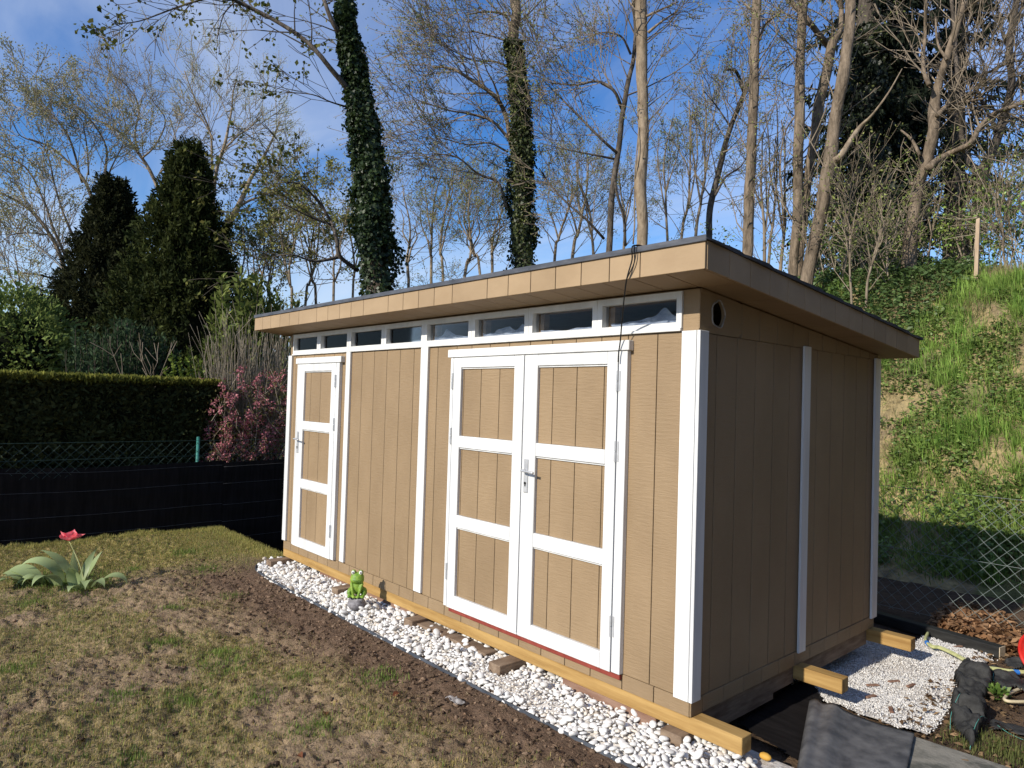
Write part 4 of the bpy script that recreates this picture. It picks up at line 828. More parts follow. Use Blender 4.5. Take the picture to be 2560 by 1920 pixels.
lumps(24000, (-2.2, 4.95), (-3.15, -.365), lambda x, y: np.clip(.25+.75*masks(x, y)[0]-.5*masks(x, y)[1], 0, 1), lawn_z, .003, .017, lambda n: cols(n, (.10, .07, .047), (.27, .19, .13), .3), 'soil_crumbs', 'soil', 'dark crumbs of soil on the bare earth beside the edging', 'soil')
n = 1500; x = rng.uniform(-1.5, 4.9, n); y = rng.uniform(-2.6, -.37, n); az = rng.uniform(0, 6.28, n); P = np.stack([x, y, lawn_z(x, y)+.008], 1); D = unit(np.stack([np.cos(az), np.sin(az), rng.normal(0, .2, n)], 1))
v, f = leaves_vf(P, D, rng.uniform(.015, .035, n), rng.uniform(.006, .014, n), np.tile((0, 0, 1.), (n, 1))+rng.normal(0, .3, (n, 3))); o = mesh('wood_chips', v, f, 'leaf_matte', None, False, rep4(cols(n, (.12, .07, .045), (.30, .19, .12), .3))); tag(o, 'small brown bark and wood chips on the soil', 'wood chips', kind='stuff')
for u, v_, lab in [(z2(1990, 1580)[0], z2(1990, 1580)[1], 'curled brown dead leaf on the grass near the bottom of the lawn'), (*z4(590, 1640), 'reddish brown dead leaf on the soil at the bottom middle'), (*z4(1065, 1510), 'small orange brown leaf on the soil near the plastic scrap')]:
    p = hit(u, v_, 2, GZ); p[2] = float(lawn_z(p[0], p[1]))+.006; V_, f = ribbon(p, rng.uniform(0, 6), .05, .035, .35, .9, 7, .4, .6); o = mesh('dead_leaf', V_, f, 'leaf_matte', None, True, np.repeat(np.array([[.22, .085, .045]]), len(V_), 0)); tag(o, lab, 'leaf', 'dead leaves on the lawn')
# fallen leaves behind the black timber
poly = [tuple(hit(*z8(u, v_), 2, YZ)[:2]) for u, v_ in [(1540, 200), (1600, 130), (1760, 70), (1950, 110), (2080, 150), (2160, 260), (2250, 400), (2150, 420), (2050, 380), (1900, 300)]]
P2 = np.array(poly); n = 4200; x = rng.uniform(P2[:, 0].min(), P2[:, 0].max(), n); y = rng.uniform(P2[:, 1].min(), P2[:, 1].max(), n); k = inpoly(x, y, poly); x, y = x[k], y[k]; n = len(x); az = rng.uniform(0, 6.28, n)
P = np.stack([x, y, -.20+rng.uniform(0, .075, n)], 1); D = unit(np.stack([np.cos(az), np.sin(az), rng.normal(0, .4, n)], 1)); v, f = leaves_vf(P, D, rng.uniform(.045, .085, n), rng.uniform(.025, .045, n), np.tile((0, 0, 1.), (n, 1))+rng.normal(0, .45, (n, 3)), .35, -.2)
o = mesh('leaf_litter', v, f, 'leaf_matte', None, False, rep4(cols(n, (.20, .095, .045), (.48, .29, .16), .3))); tag(o, 'drift of dry brown fallen leaves behind the black timber', 'leaves', kind='stuff')
n = 2600; x = rng.uniform(4.9, 7, n); y = rng.uniform(1.0, 3.7, n); k = (x > 5.35); x, y = x[k], y[k]; n = len(x); az = rng.uniform(0, 6.28, n); P = np.stack([x, y, np.full(n, -.205)+rng.uniform(0, .02, n)], 1); D = unit(np.stack([np.cos(az), np.sin(az), rng.normal(0, .25, n)], 1))
v, f = leaves_vf(P, D, rng.uniform(.02, .06, n), rng.uniform(.008, .03, n), np.tile((0, 0, 1.), (n, 1))+rng.normal(0, .35, (n, 3)), .3); o = mesh('yard_litter', v, f, 'leaf_matte', None, False, rep4(cols(n, (.13, .075, .04), (.38, .25, .14), .3))); tag(o, 'bits of leaf and bark strewn over the yard earth', 'litter', kind='stuff')
gc = hit(*z8(2150, 1120), 2, YZ); Y_ = ground_blades(9000, (gc[0]-.35, gc[0]+.5), (gc[1]-.22, gc[1]+.25), lambda x, y: np.exp(-(((x-gc[0])/.3)**2+((y-gc[1])/.15)**2)), lambda x, y: np.full_like(x, -.205), .015, .05, .0025, .0045, lambda x, y, n: cols(n, (.09, .13, .03), (.22, .22, .08), .3), .6)
o = mesh('yard_grass', Y_[0], Y_[1], 'blade', None, False, Y_[2]); tag(o, 'thin patch of young grass at the bottom right beside the slab', 'grass', kind='stuff')
wp = hit(*z8(2010, 690), 2, YZ); n = 140; D = unit(rng.normal(size=(n, 3))*(1, 1, .6)+(0, 0, .7)); P = wp+D*rng.uniform(.01, .06, (n, 1)); v, f = leaves_vf(P, D, rng.uniform(.02, .045, n), rng.uniform(.012, .025, n))
o = mesh('weed', v, f, 'leaf', None, False, rep4(cols(n, (.08, .16, .03), (.19, .28, .06), .2))); tag(o, 'small bright green weed between the black fabric and beige pipe', 'weed')

# --- the bank's cover
def bn(x, y): return fbm(x*1.5, y*1.5, 201, 4)
def clump_blades(nc, per, xr, yr, dens, spread, h0, h1, w0, w1, ca, cb, lean):
    x = rng.uniform(*xr, nc); y = rng.uniform(*yr, nc); k = rng.random(nc) < dens(x, y); x, y = x[k], y[k]; nc = len(x); big_ = rng.uniform(.5, 1.3, nc); tone = cols(nc, ca, cb, .2)
    i = np.repeat(np.arange(nc), per); n = len(i); az = rng.uniform(0, 6.28, n); rr_ = np.abs(rng.normal(0, spread, n))*big_[i]; X = x[i]+np.cos(az)*rr_; Yy = y[i]+np.sin(az)*rr_
    ln = np.clip(np.abs(rng.normal(0, lean, n)), 0, 1.3); D = np.stack([np.cos(az)*np.sin(ln), np.sin(az)*np.sin(ln)-.35, np.cos(ln)], 1); D = unit(D)
    v, f = leaves_vf(np.stack([X, Yy, bank_z(X, Yy)-.01], 1), D, rng.uniform(h0, h1, n)*big_[i], rng.uniform(w0, w1, n), np.stack([np.cos(az), np.sin(az), 0*az], 1), .1, -.3); return v, f, rep4(tone[i]*rng.uniform(.75, 1.25, (n, 1)))
def ivyzone(x, y): return sstep(8.0, 8.7, y+.5*(bn(x*2, y*2)-.5))*sstep(3.7, 3.1, x+.6*(y-9.4)*0+.6*(bn(x, y)-.5))
G1 = clump_blades(2600, 34, (.6, 6.2), (5.3, 11), lambda x, y: sstep(.38, .50, bn(x, y))*(1-.8*ivyzone(x, y)), .10, .06, .19, .007, .013, (.15, .25, .05), (.35, .47, .11), .95)
G2 = clump_blades(700, 60, (.6, 6.2), (5.3, 11), lambda x, y: sstep(.42, .6, fbm(x*1.1+9, y*1.1, 231, 3))*.8, .09, .12, .27, .008, .014, (.18, .33, .06), (.36, .53, .12), .9)
G3 = clump_blades(1500, 22, (.6, 6.2), (5.3, 11), lambda x, y: sstep(.54, .42, bn(x, y)), .12, .08, .24, .004, .008, (.36, .29, .14), (.52, .43, .24), 1.1)
v, f, c = cat_meshes([G1, G2, G3]); o = mesh('bank_grass', v, f, 'blade', None, False, c); tag(o, 'tufts of bright green grass on the sunlit bank', 'grass', kind='stuff')
def weed_leaves(n, dens, s0, s1, ca, cb, hh):
    x = rng.uniform(.5, 6.2, n); y = rng.uniform(5.3, 11.2, n); k = rng.random(n) < dens(x, y); x, y = x[k], y[k]; n = len(x); az = rng.uniform(0, 6.28, n); D = unit(np.stack([np.cos(az), np.sin(az)-.25, rng.normal(.1, .35, n)], 1))
    hz = hh*rng.random(n)*(.5+fbm(x*5, y*5, 251, 2)); P = np.stack([x, y, bank_z(x, y)+hz], 1); v, f = leaves_vf(P, D, rng.uniform(s0, s1, n), rng.uniform(s0, s1, n)*.7, np.tile((0, -.5, 1.), (n, 1))+rng.normal(0, .5, (n, 3)), .15, -.15)
    tone = (.65+.7*fbm(x*4, y*4, 261, 3))[:, None]; return v, f, rep4(cols(n, ca, cb, .25)*tone)
W_1 = weed_leaves(42000, lambda x, y: ivyzone(x, y), .05, .10, (.055, .105, .03), (.15, .215, .065), .28)
W_2 = weed_leaves(60000, lambda x, y: sstep(.47, .58, fbm(x*1.9+4, y*1.9, 241, 3))*(1-ivyzone(x, y)), .035, .08, (.09, .16, .035), (.24, .32, .085), .14)
v, f, c = cat_meshes([W_1, W_2]); o = mesh('bank_weeds', v, f, 'leaf', None, False, c); tag(o, 'dark green nettles and creepers spread over the bank', 'weeds', kind='stuff')

# ================================================================== TREES AND SHRUBS
UP = np.array([0, 0, 1.])
def grow(S, T, p, d, L, r, lvl, cfg):
    """bare branching: appends segments to S and tips (p, d) to T"""
    seg = cfg.get('seg', .35)*(1 if lvl > 0 else .6); n = max(2, int(L/seg)); step = L/n; k = cfg['kids']
    for i in range(n):
        t = i/n; d = d+rng.normal(0, cfg.get('wob', .13), 3)+UP*cfg.get('up', .06)*(1 if lvl < 2 else .5); d = d/np.linalg.norm(d); q = p+d*step; r2 = max(cfg['rmin'], r*(1-.75/n))
        S.append((*p, *q, r, r2)); r = r2
        if lvl > 0 and i >= 0 and rng.random() < k*step/ max(.25, L)*2.2*(1 if i else .4):
            s = rng.normal(size=3); s -= d*(s@d); s /= np.linalg.norm(s)+1e-9; a = rng.uniform(.45, .95); dd = d*math.cos(a)+s*math.sin(a)
            grow(S, T, q, dd, L*rng.uniform(.38, .68)*(1-.35*t), max(cfg['rmin'], r*.62), lvl-1, cfg)
        if lvl == 0: T.append((*q, *d))
        p = q
    T.append((*p, *d))
    if lvl > 0:
        for _ in range(2):
            s = rng.normal(size=3); s -= d*(s@d); s /= np.linalg.norm(s)+1e-9; a = rng.uniform(.2, .55); grow(S, T, p, d*math.cos(a)+s*math.sin(a), L*rng.uniform(.4, .6), max(cfg['rmin'], r*.7), lvl-1, cfg)
def tip_leaves(T, per, s0, s1, ca, cb, spread=.06, droop=.2, ratio=.55):
    T = np.asarray(T); i = np.repeat(np.arange(len(T)), per); n = len(i); D = unit(T[i, 3:]*.5+rng.normal(size=(n, 3))-(0, 0, droop)); P = T[i, :3]+rng.normal(0, spread, (n, 3)); L = rng.uniform(s0, s1, n)
    v, f = leaves_vf(P, D, L, L*ratio); return v, f, rep4(cols(n, ca, cb, .25))
def zbase(x, y): return float(bank_z(x, y)) if y > 5.1 else -.72
def skel(pts, dist, jit=.0):
    """(u, v, width px) with a distance -> 3d points and radii; a mild depth wander keeps it round"""
    out = []; rad = []
    for j, (u, v, w_) in enumerate(pts):
        dj = dist+jit*math.sin(j*1.7+u*.01); p = at(u, v, dj); out.append(p); rad.append(w_/2*np.linalg.norm(p-CAM)/FPX*(1/ (np.linalg.norm(ray(u, v)))) * 1.0)
    return np.array(out), np.array(rad)
def tree(name, label, cat, dist, trunk, limbs=(), cfg=None, twigs=(), leaf=None, bark='bark', twig='twig', group=None, extend=3.0, ivy=None, jit=.25):
    """trunk / limbs: lists of (u, v, width); twigs: list of (which polyline, t0, t1, count, length, level, side)"""
    tp, tr_ = skel(trunk, dist, jit*.4); b = tp[0].copy(); dn_ = tp[0]-tp[1]; dn_[2] = min(dn_[2], -.3); zb = zbase(b[0], b[1])
    if b[2] > zb: k = (b[2]-zb+.1)/max(.3, -dn_[2]); foot = b+dn_*np.array((min(1, .6), min(1, .6), 0))*k*.4; foot[2] = zb-.1; tp = np.vstack([foot, tp]); tr_ = np.concatenate([[tr_[0]*1.25], tr_])
    if extend and trunk[-1][1] <= 5:
        d = unit(tp[-1]-tp[-2]); tp = np.vstack([tp, tp[-1]+d*extend*.5, tp[-1]+d*extend+UP*.3]); tr_ = np.concatenate([tr_, [tr_[-1]*.8, tr_[-1]*.45]])
    root = empty(name, (tp[0][0], tp[0][1], zb), label, cat, group); lines = []
    st_ = smooth_pts(np.column_stack([tp, tr_]), 4); lines.append(st_)
    for lb in limbs:
        p, r_ = skel(lb, dist, jit); o3 = smooth_pts(np.column_stack([p, r_]), 4); lines.append(o3)
    # wander so that bark edges are not ruled
    tubes = [(l[:, :3]+np.column_stack([(fbm(l[:, 2]*1.3, l[:, 0], 7+q, 2)-.5)*.05]*2+[0*l[:, 2]]), np.maximum(l[:, 3], .008), 10 if q == 0 else 7, .16) for q, l in enumerate(lines)]
    tubes_obj('trunk', tubes[:1], bark, root)
    for tb in tubes[1:]: tubes_obj('limb', [tb], bark, root)
    S_, T = [], []
    for (w_, t0, t1, cnt, L, lvl, bias) in twigs:
        l = lines[w_]
        for k in range(cnt):
            t = t0+(t1-t0)*(k+rng.random())/cnt; j = min(int(t*(len(l)-1)), len(l)-2); p = l[j, :3]; ax = unit(l[j+1, :3]-l[j, :3]); s = rng.normal(size=3); s = s-ax*(s@ax); s = unit(s+np.array([R_[0], R_[1], 0])*bias); a = rng.uniform(.5, 1.1); LL = L*rng.uniform(.6, 1.25)
            grow(S_, T, p, ax*math.cos(a)+s*math.sin(a)+UP*.1, LL, min(l[j, 3]*.5, .012*LL+.006), lvl, cfg)
    if S_:
        v, f = segs_vf(S_, 3); o = mesh('branches', v, f, twig, root); tag(o, kind='stuff')
    if leaf and T:
        T_ = np.array(T); T_ = T_[rng.random(len(T_)) < leaf.get('keep', 1)]; v, f, c = tip_leaves(T_, leaf['per'], *leaf['size'], *leaf['col'], leaf.get('spread', .06), leaf.get('droop', .2), leaf.get('ratio', .55)); o = mesh('crown', v, f, leaf.get('mat', 'leaf_matte'), root, False, c); tag(o, kind='stuff')
    if ivy: ivy_on(root, st_, *ivy)
    return root
def ivy_on(root, line, t0, t1, n, rfun, size=(.09, .17), ca=(.014, .032, .010), cb=(.055, .085, .028)):
    """ivy leaves all round a trunk between t0 and t1; rfun(t) = thickness of the coat"""
    t = t0+(t1-t0)*rng.random(n); m_ = len(line)-1; j = np.minimum((t*m_).astype(int), m_-1); fr_ = (t*m_-j)[:, None]; P = line[j, :3]*(1-fr_)+line[j+1, :3]*fr_
    az = rng.uniform(0, 6.28, n); lump = np.clip(3.8*fbm(az*1.3+3, t*19, 301, 4)-1.0, .08, 2.2); rr_ = (line[j, 3]+rfun((t-t0)/(t1-t0))*lump*(.55+.45*rng.random(n)**.4)); O = np.stack([np.cos(az), np.sin(az), 0*az], 1)
    P = P+O*rr_[:, None]+rng.normal(0, .03, (n, 3)); D = unit(O*.4+rng.normal(0, .45, (n, 3))-(0, 0, .7)); L = rng.uniform(*size, n); v, f = leaves_vf(P, D, L, L*.85, O+rng.normal(0, .35, (n, 3)), .15, -.1)
    nb_ = n//14; jb = rng.integers(0, n, nb_); sh = unit(O[jb]+rng.normal(0, .5, (nb_, 3))-(0, 0, .5)); P3 = np.repeat(P[jb], 4, 0)+np.repeat(sh, 4, 0)*rng.uniform(.02, 1, (nb_*4, 1))*np.repeat(.03+.6*np.minimum(rr_[jb]-line[j[jb], 3], .3), 4)[:, None]; L3 = rng.uniform(*size, nb_*4); v3, f3 = leaves_vf(P3, unit(rng.normal(size=(nb_*4, 3))), L3, L3*.8); f = np.vstack([f, f3+len(v)]); v = np.vstack([v, v3]); n += nb_*4
    c = cols(n, ca, cb, .3); o = mesh('ivy', v, f, 'leaf', root, False, rep4(c)); tag(o, kind='stuff')
    # dark core so that the coat is not see-through
    tt = np.linspace(t0, t1, 26); jj = np.minimum((tt*m_).astype(int), m_-1); f2 = (tt*m_-jj)[:, None]; Q = line[jj, :3]*(1-f2)+line[jj+1, :3]*f2
    tubes_obj('ivy_stems', [(Q, line[jj, 3]+rfun(np.linspace(0, 1, 26))*.22, 9, .25)], 'bark_dark', root)
def r4(u, v): return 250+u/2.074, v/2.074
def r5(u, v): return 950+u/2.212, v/2.212
def r6(u, v): return 1600+u/2.2125, v/2.2125
def r3(u, v): return u/2.074, 100+v/2.074
def pl(fn, *p): return [(*fn(a, b), w_/2.1) for a, b, w_ in p]
BUD = {'per': 2, 'size': (.03, .06), 'col': ((.16, .19, .05), (.34, .36, .13)), 'keep': .65, 'spread': .05}
MAPLE = {'per': 5, 'size': (.05, .11), 'col': ((.06, .085, .02), (.20, .18, .05)), 'keep': .34, 'spread': .06, 'droop': .7, 'ratio': .7}
cfgA = {'kids': 2.2, 'rmin': .006, 'seg': .3, 'wob': .16, 'up': .05}; cfgB = {'kids': 2.6, 'rmin': .006, 'seg': .32, 'wob': .12, 'up': .08}; cfgC = {'kids': 2.4, 'rmin': .008, 'seg': .4, 'wob': .1, 'up': .10}
# the big ivy-clad maple, its long limb reaching left
tree('ivy_clad_tree', 'tall leaning tree thickly wrapped in dark ivy, its long limb reaching left', 'tree', 13,
     pl(r4, (1440, 1500, 78), (1420, 1150, 76), (1395, 850, 72), (1345, 520, 66), (1300, 250, 58), (1275, 110, 46), (1270, 0, 42)),
     [pl(r4, (1320, 510, 40), (1210, 380, 27), (1120, 270, 24), (1010, 170, 22), (870, 85, 20), (740, 25, 19), (640, -25, 17), (450, -60, 14)), pl(r4, (1290, 230, 30), (1225, 150, 26), (1180, 50, 22), (1150, -30, 20)),
      pl(r4, (1330, 1400, 26), (1240, 1330, 22), (1225, 1240, 20), (1200, 1150, 16), (1130, 1040, 13), (1040, 960, 10), (960, 940, 7)), pl(r4, (1250, 1330, 20), (1120, 1355, 13), (1000, 1320, 9), (900, 1330, 6)), pl(r4, (1210, 1170, 14), (1100, 1130, 10), (960, 1060, 7)),
      pl(r4, (640, -25, 12), (480, 10, 10), (340, 60, 8), (200, 110, 6), (60, 125, 4)), pl(r4, (1300, 560, 12), (1200, 530, 8), (1100, 490, 6), (960, 480, 4)), pl(r4, (700, 10, 8), (640, 80, 6), (610, 200, 4))],
     cfgA, [(1, .3, 1, 14, 1.0, 1, -.3), (2, .1, 1, 5, .9, 1, 0), (3, .4, 1, 10, 1.1, 1, -.5), (4, .2, 1, 8, 1.0, 1, -.4), (5, .2, 1, 8, .9, 1, -.3), (6, .1, 1, 14, .7, 1, -.3), (7, .2, 1, 8, .8, 1, -.4), (8, .2, 1, 4, .5, 0, 0), (0, .75, .95, 6, 1.0, 1, .8)], MAPLE, 'bark_dark', 'twig_dark', ivy=(.02, .84, 26000, lambda t: .25*np.clip(1-t/.72, 0, 1)**.9+.015, (.05, .095)))
tree('ivy_clad_tree', 'second tree in ivy to half its height, many bare budding branches spreading left', 'tree', 15,
     pl(r5, (790, 1480, 66), (785, 1150, 66), (785, 850, 64), (772, 550, 62), (745, 300, 62), (735, 200, 56), (755, 80, 54), (745, 0, 54)),
     [pl(r5, (720, 800, 26), (690, 640, 24), (640, 540, 22), (520, 450, 18), (400, 380, 13), (290, 370, 9)), pl(r5, (715, 770, 18), (620, 670, 15), (500, 630, 12), (380, 610, 9), (230, 560, 6)), pl(r5, (700, 1150, 18), (650, 1010, 14), (540, 960, 12), (430, 870, 9), (300, 850, 6)), pl(r5, (725, 190, 18), (700, 90, 14), (600, 65, 10), (480, 80, 7)), pl(r5, (715, 370, 14), (620, 340, 10), (500, 330, 7), (340, 250, 5)), pl(r5, (700, 840, 12), (600, 790, 9), (480, 800, 7), (330, 760, 5)), pl(r5, (730, 240, 12), (620, 200, 8), (500, 170, 6))],
     cfgB, [(1, .25, 1, 15, 1.5, 2, -.5), (2, .25, 1, 13, 1.4, 2, -.5), (3, .25, 1, 13, 1.4, 2, -.4), (4, .2, 1, 11, 1.3, 2, -.5), (5, .2, 1, 11, 1.2, 2, -.4), (6, .2, 1, 8, 1.1, 2, -.4), (7, .2, 1, 8, 1.1, 2, -.4), (0, .55, .98, 11, 1.2, 2, .9)], BUD, 'bark', 'twig', ivy=(.02, .56, 13000, lambda t: .17*np.clip(1-t/.8, 0, 1)**.7+.010, (.045, .09), (.02, .036, .012), (.085, .10, .032)))
tree('broadleaf_tree', 'dark leaning trunk left of the straight pale trunk, bare branches fanning left', 'tree', 15,
     pl(r5, (1265, 1390, 34), (1275, 1150, 32), (1300, 950, 30), (1320, 820, 30), (1340, 620, 28), (1375, 450, 26), (1400, 330, 24), (1410, 150, 20), (1400, 0, 18)),
     [pl(r5, (1335, 600, 20), (1290, 500, 16), (1200, 450, 13), (1080, 470, 10), (950, 460, 7)), pl(r5, (1310, 850, 18), (1220, 770, 14), (1130, 680, 12), (1050, 590, 10), (980, 520, 7), (900, 440, 5)), pl(r5, (1240, 1320, 16), (1150, 1220, 13), (1030, 1120, 10), (940, 1020, 8), (880, 930, 5)), pl(r5, (1385, 300, 14), (1330, 200, 10), (1230, 180, 8), (1120, 220, 5)), pl(r5, (1300, 960, 16), (1310, 1060, 14), (1350, 1200, 14), (1355, 1360, 16)), pl(r5, (1300, 880, 14), (1150, 850, 9), (1000, 820, 6), (880, 790, 4))],
     cfgB, [(1, .2, 1, 13, 1.4, 2, -.4), (2, .2, 1, 14, 1.5, 2, -.3), (3, .2, 1, 13, 1.3, 2, -.3), (4, .2, 1, 11, 1.2, 2, -.3), (6, .2, 1, 10, 1.2, 2, -.3), (0, .45, .95, 11, 1.2, 2, -.2)], BUD, 'bark_dark', 'twig')
tree('broadleaf_tree', 'straight pale brown trunk rising behind the middle of the shed roof', 'tree', 14.5, pl(r5, (1450, 1350, 58), (1445, 1000, 60), (1450, 700, 58), (1445, 350, 60), (1440, 0, 62)),
     [pl(r5, (1475, 180, 16), (1540, 130, 12), (1600, 90, 9), (1650, 60, 6)), pl(r5, (1475, 90, 14), (1560, 50, 10), (1650, 10, 7)), pl(r5, (1430, 700, 5), (1410, 900, 6), (1405, 1150, 8), (1400, 1350, 8))], cfgB, [(1, .3, 1, 7, .8, 1, .5), (2, .3, 1, 7, .8, 1, .5), (0, .35, .95, 37, .9, 1, .5)], BUD, 'bark_pale', 'twig')
tree('broadleaf_tree', 'thin dark trunk slanting right to a broken stub, left of a straight trunk', 'tree', 16.5, pl(r6, (380, 1290, 34), (400, 1100, 32), (450, 870, 29), (510, 680, 26), (570, 520, 22), (605, 430, 18), (640, 330, 12)),
     [pl(r6, (575, 500, 18), (550, 440, 18), (525, 390, 16), (480, 385, 11)), pl(r6, (420, 1080, 14), (470, 980, 10), (560, 920, 7), (600, 850, 4)), pl(r6, (500, 700, 10), (420, 580, 7), (350, 500, 5))], cfgB, [(0, .25, 1, 17, 1.1, 2, -.2), (1, .4, 1, 4, .5, 1, -.3), (2, .3, 1, 7, .8, 1, .3), (3, .3, 1, 8, .9, 1, -.4)], BUD, 'bark_dark', 'twig', extend=0)
tree('broadleaf_tree', 'straight brown trunk just right of the roof corner peak', 'tree', 14, pl(r6, (590, 1390, 56), (598, 1100, 54), (618, 800, 52), (632, 500, 50), (635, 250, 50), (642, 0, 46)),
     [pl(r6, (660, 220, 14), (700, 130, 11), (780, 70, 8)), pl(r6, (615, 650, 4), (600, 900, 5), (640, 1150, 5))], cfgB, [(1, .3, 1, 8, 1.0, 2, .4), (0, .1, .95, 29, .9, 1, .0)], BUD, 'bark', 'twig')
tree('broadleaf_tree', 'upright brown trunk directly left of the forked mossy tree', 'tree', 14.5, pl(r6, (850, 1500, 48), (868, 1150, 50), (872, 800, 54), (885, 500, 50), (890, 250, 48), (900, 0, 46)), [pl(r6, (860, 640, 10), (800, 740, 8), (780, 900, 8), (800, 1250, 10))], cfgB, [(0, .15, .95, 29, 1.0, 1, .0), (1, .1, .9, 7, .8, 1, -.3)], BUD, 'bark', 'twig')
tree('broadleaf_tree', 'mossy olive trunk that forks high up among the right-hand trees', 'tree', 15.2, pl(r6, (880, 1420, 40), (915, 1100, 42), (945, 850, 46), (985, 620, 52), (1035, 390, 54), (1065, 240, 46), (1105, 170, 32), (1112, 60, 26), (1110, 0, 24)),
     [pl(r6, (1050, 260, 34), (1000, 195, 30), (925, 95, 26), (860, 40, 22), (830, -20, 18)), pl(r6, (1010, 225, 12), (940, 270, 9), (880, 320, 7), (810, 380, 5))], cfgB, [(0, .3, .98, 17, 1.1, 2, .0), (1, .2, 1, 10, 1.0, 2, -.2), (2, .2, 1, 7, .8, 1, -.3)], BUD, 'bark', 'twig')
tree('broadleaf_tree', 'thick reddish brown trunk leaning right with a pale broken branch', 'tree', 13.2, pl(r6, (928, 1560, 66), (985, 1250, 66), (1022, 1000, 70), (1060, 820, 66), (1085, 620, 62), (1120, 420, 60), (1150, 200, 58), (1165, 0, 54)),
     [], cfgB, [(0, .05, .95, 16, .9, 1, .2)], BUD, 'bark', 'twig')
lb = tree('broken_branch', 'pale barkless branch broken off and pointing up right from the leaning trunk', 'branch', 13.1, pl(r6, (1082, 890, 40), (1120, 840, 32), (1160, 780, 24), (1215, 705, 20), (1280, 640, 12), (1370, 520, 9), (1450, 380, 5)), [], cfgB, [(0, .35, 1, 13, .8, 1, .3)], None, 'bark_pale', 'twig_pale', extend=0) if False else None
# the pale limb belongs to the thick leaning trunk
root = [o for o in bpy.data.objects if o.get('label', '').startswith('thick reddish brown trunk')][0]
p_, r_ = skel(pl(r6, (1050, 905, 44), (1105, 870, 38), (1150, 800, 28), (1215, 705, 22), (1280, 640, 13), (1370, 520, 9), (1450, 380, 5)), 13.15, .1); q_ = smooth_pts(np.column_stack([p_, r_]), 4); tubes_obj('broken_limb', [(q_[:, :3], q_[:, 3], 8, .2)], 'bark_pale', root)
tree('broadleaf_tree', 'crooked grey brown tree with a mossy limb bending right over the bank', 'tree', 14.2, pl(r6, (1490, 1380, 70), (1515, 1150, 58), (1540, 1020, 56), (1590, 890, 56), (1622, 720, 58), (1625, 600, 54), (1650, 470, 44), (1700, 320, 38), (1760, 140, 36), (1800, -10, 32)),
     [pl(r6, (1600, 930, 44), (1660, 880, 34), (1740, 840, 32), (1830, 795, 30), (1880, 710, 26), (1960, 630, 24), (2060, 590, 22), (2160, 545, 18)), pl(r6, (1640, 640, 26), (1700, 580, 20), (1790, 565, 16), (1900, 545, 12)), pl(r6, (1605, 470, 26), (1575, 380, 20), (1580, 200, 17), (1585, 0, 15)), pl(r6, (1545, 860, 20), (1500, 770, 14), (1440, 720, 9)), pl(r6, (1690, 330, 16), (1650, 250, 12), (1640, 100, 9)), pl(r6, (1520, 1020, 24), (1495, 1015, 22))],
     cfgB, [(1, .3, 1, 14, 1.2, 2, .2), (2, .2, 1, 11, 1.1, 2, .2), (0, .4, .98, 14, 1.2, 2, .1), (3, .1, 1, 11, 1.0, 1, -.2)], None, 'bark', 'twig')
tree('broadleaf_tree', 'dark twisted tree forking low behind the wooden stake', 'tree', 15.5, pl(r6, (1820, 1450, 60), (1850, 1200, 58), (1880, 1060, 56), (1900, 950, 56), (1960, 800, 46), (2010, 650, 44), (2050, 480, 38), (2050, 250, 34), (2080, 0, 30)),
     [pl(r6, (1880, 960, 40), (1820, 880, 32), (1785, 750, 26), (1770, 560, 26), (1750, 380, 24), (1735, 150, 20), (1720, -10, 18)), pl(r6, (1970, 720, 20), (1920, 620, 16), (1870, 500, 13), (1850, 330, 9)), pl(r6, (2050, 520, 22), (2110, 440, 18), (2180, 350, 14)), pl(r6, (1790, 470, 18), (1860, 430, 16), (1950, 390, 14), (2050, 345, 12), (2160, 330, 9)), pl(r6, (2060, 280, 16), (2010, 200, 12), (1985, 60, 9)), pl(r6, (2070, 150, 18), (2110, 60, 14), (2130, -10, 12))],
     cfgB, [(0, .35, .98, 15, 1.2, 2, .1), (1, .2, 1, 13, 1.1, 2, .0), (3, .2, 1, 7, 1.0, 2, .3), (4, .2, 1, 8, 1.0, 2, .2), (5, .2, 1, 5, .8, 1, 0)], None, 'bark_dark', 'twig_dark')
# left-hand trees
WIL = {'per': 7, 'size': (.03, .06), 'col': ((.32, .33, .13), (.58, .57, .28)), 'keep': .8, 'spread': .07, 'droop': .3, 'ratio': .3}
POP = {'per': 6, 'size': (.035, .065), 'col': ((.22, .22, .09), (.48, .44, .22)), 'keep': .8, 'spread': .07, 'droop': .2, 'ratio': .6}
tree('willow_tree', 'tall pale willow with fine yellow green twigs behind the right conifer', 'tree', 24, pl(r3, (1130, 1250, 34), (1125, 1080, 38), (1180, 960, 36), (1240, 850, 28), (1300, 720, 20), (1380, 580, 14), (1452, 420, 9)),
     [pl(r3, (1110, 1060, 16), (1108, 850, 18), (1120, 680, 17), (1165, 540, 15), (1190, 420, 11), (1210, 280, 8), (1230, 200, 5)), pl(r3, (1070, 760, 13), (1100, 640, 11), (1090, 480, 10), (1010, 300, 7), (960, 160, 5)), pl(r3, (1220, 880, 18), (1300, 830, 13), (1380, 800, 9), (1470, 720, 6)), pl(r3, (1150, 580, 10), (1230, 500, 8), (1310, 440, 6), (1370, 370, 4)), pl(r3, (1110, 520, 9), (1050, 420, 7), (1000, 380, 5)), pl(r3, (1130, 900, 8), (1190, 890, 6), (1330, 920, 4))],
     cfgC, [(0, .5, 1, 8, 1.26, 2, .3), (1, .35, 1, 11, 1.26, 2, .1), (2, .3, 1, 11, 1.21, 2, -.2), (3, .3, 1, 6, 1.10, 2, .2), (4, .2, 1, 7, 1.10, 2, .2), (5, .2, 1, 5, 1.10, 2, -.2)], WIL, 'bark_pale', 'twig_pale', extend=0)
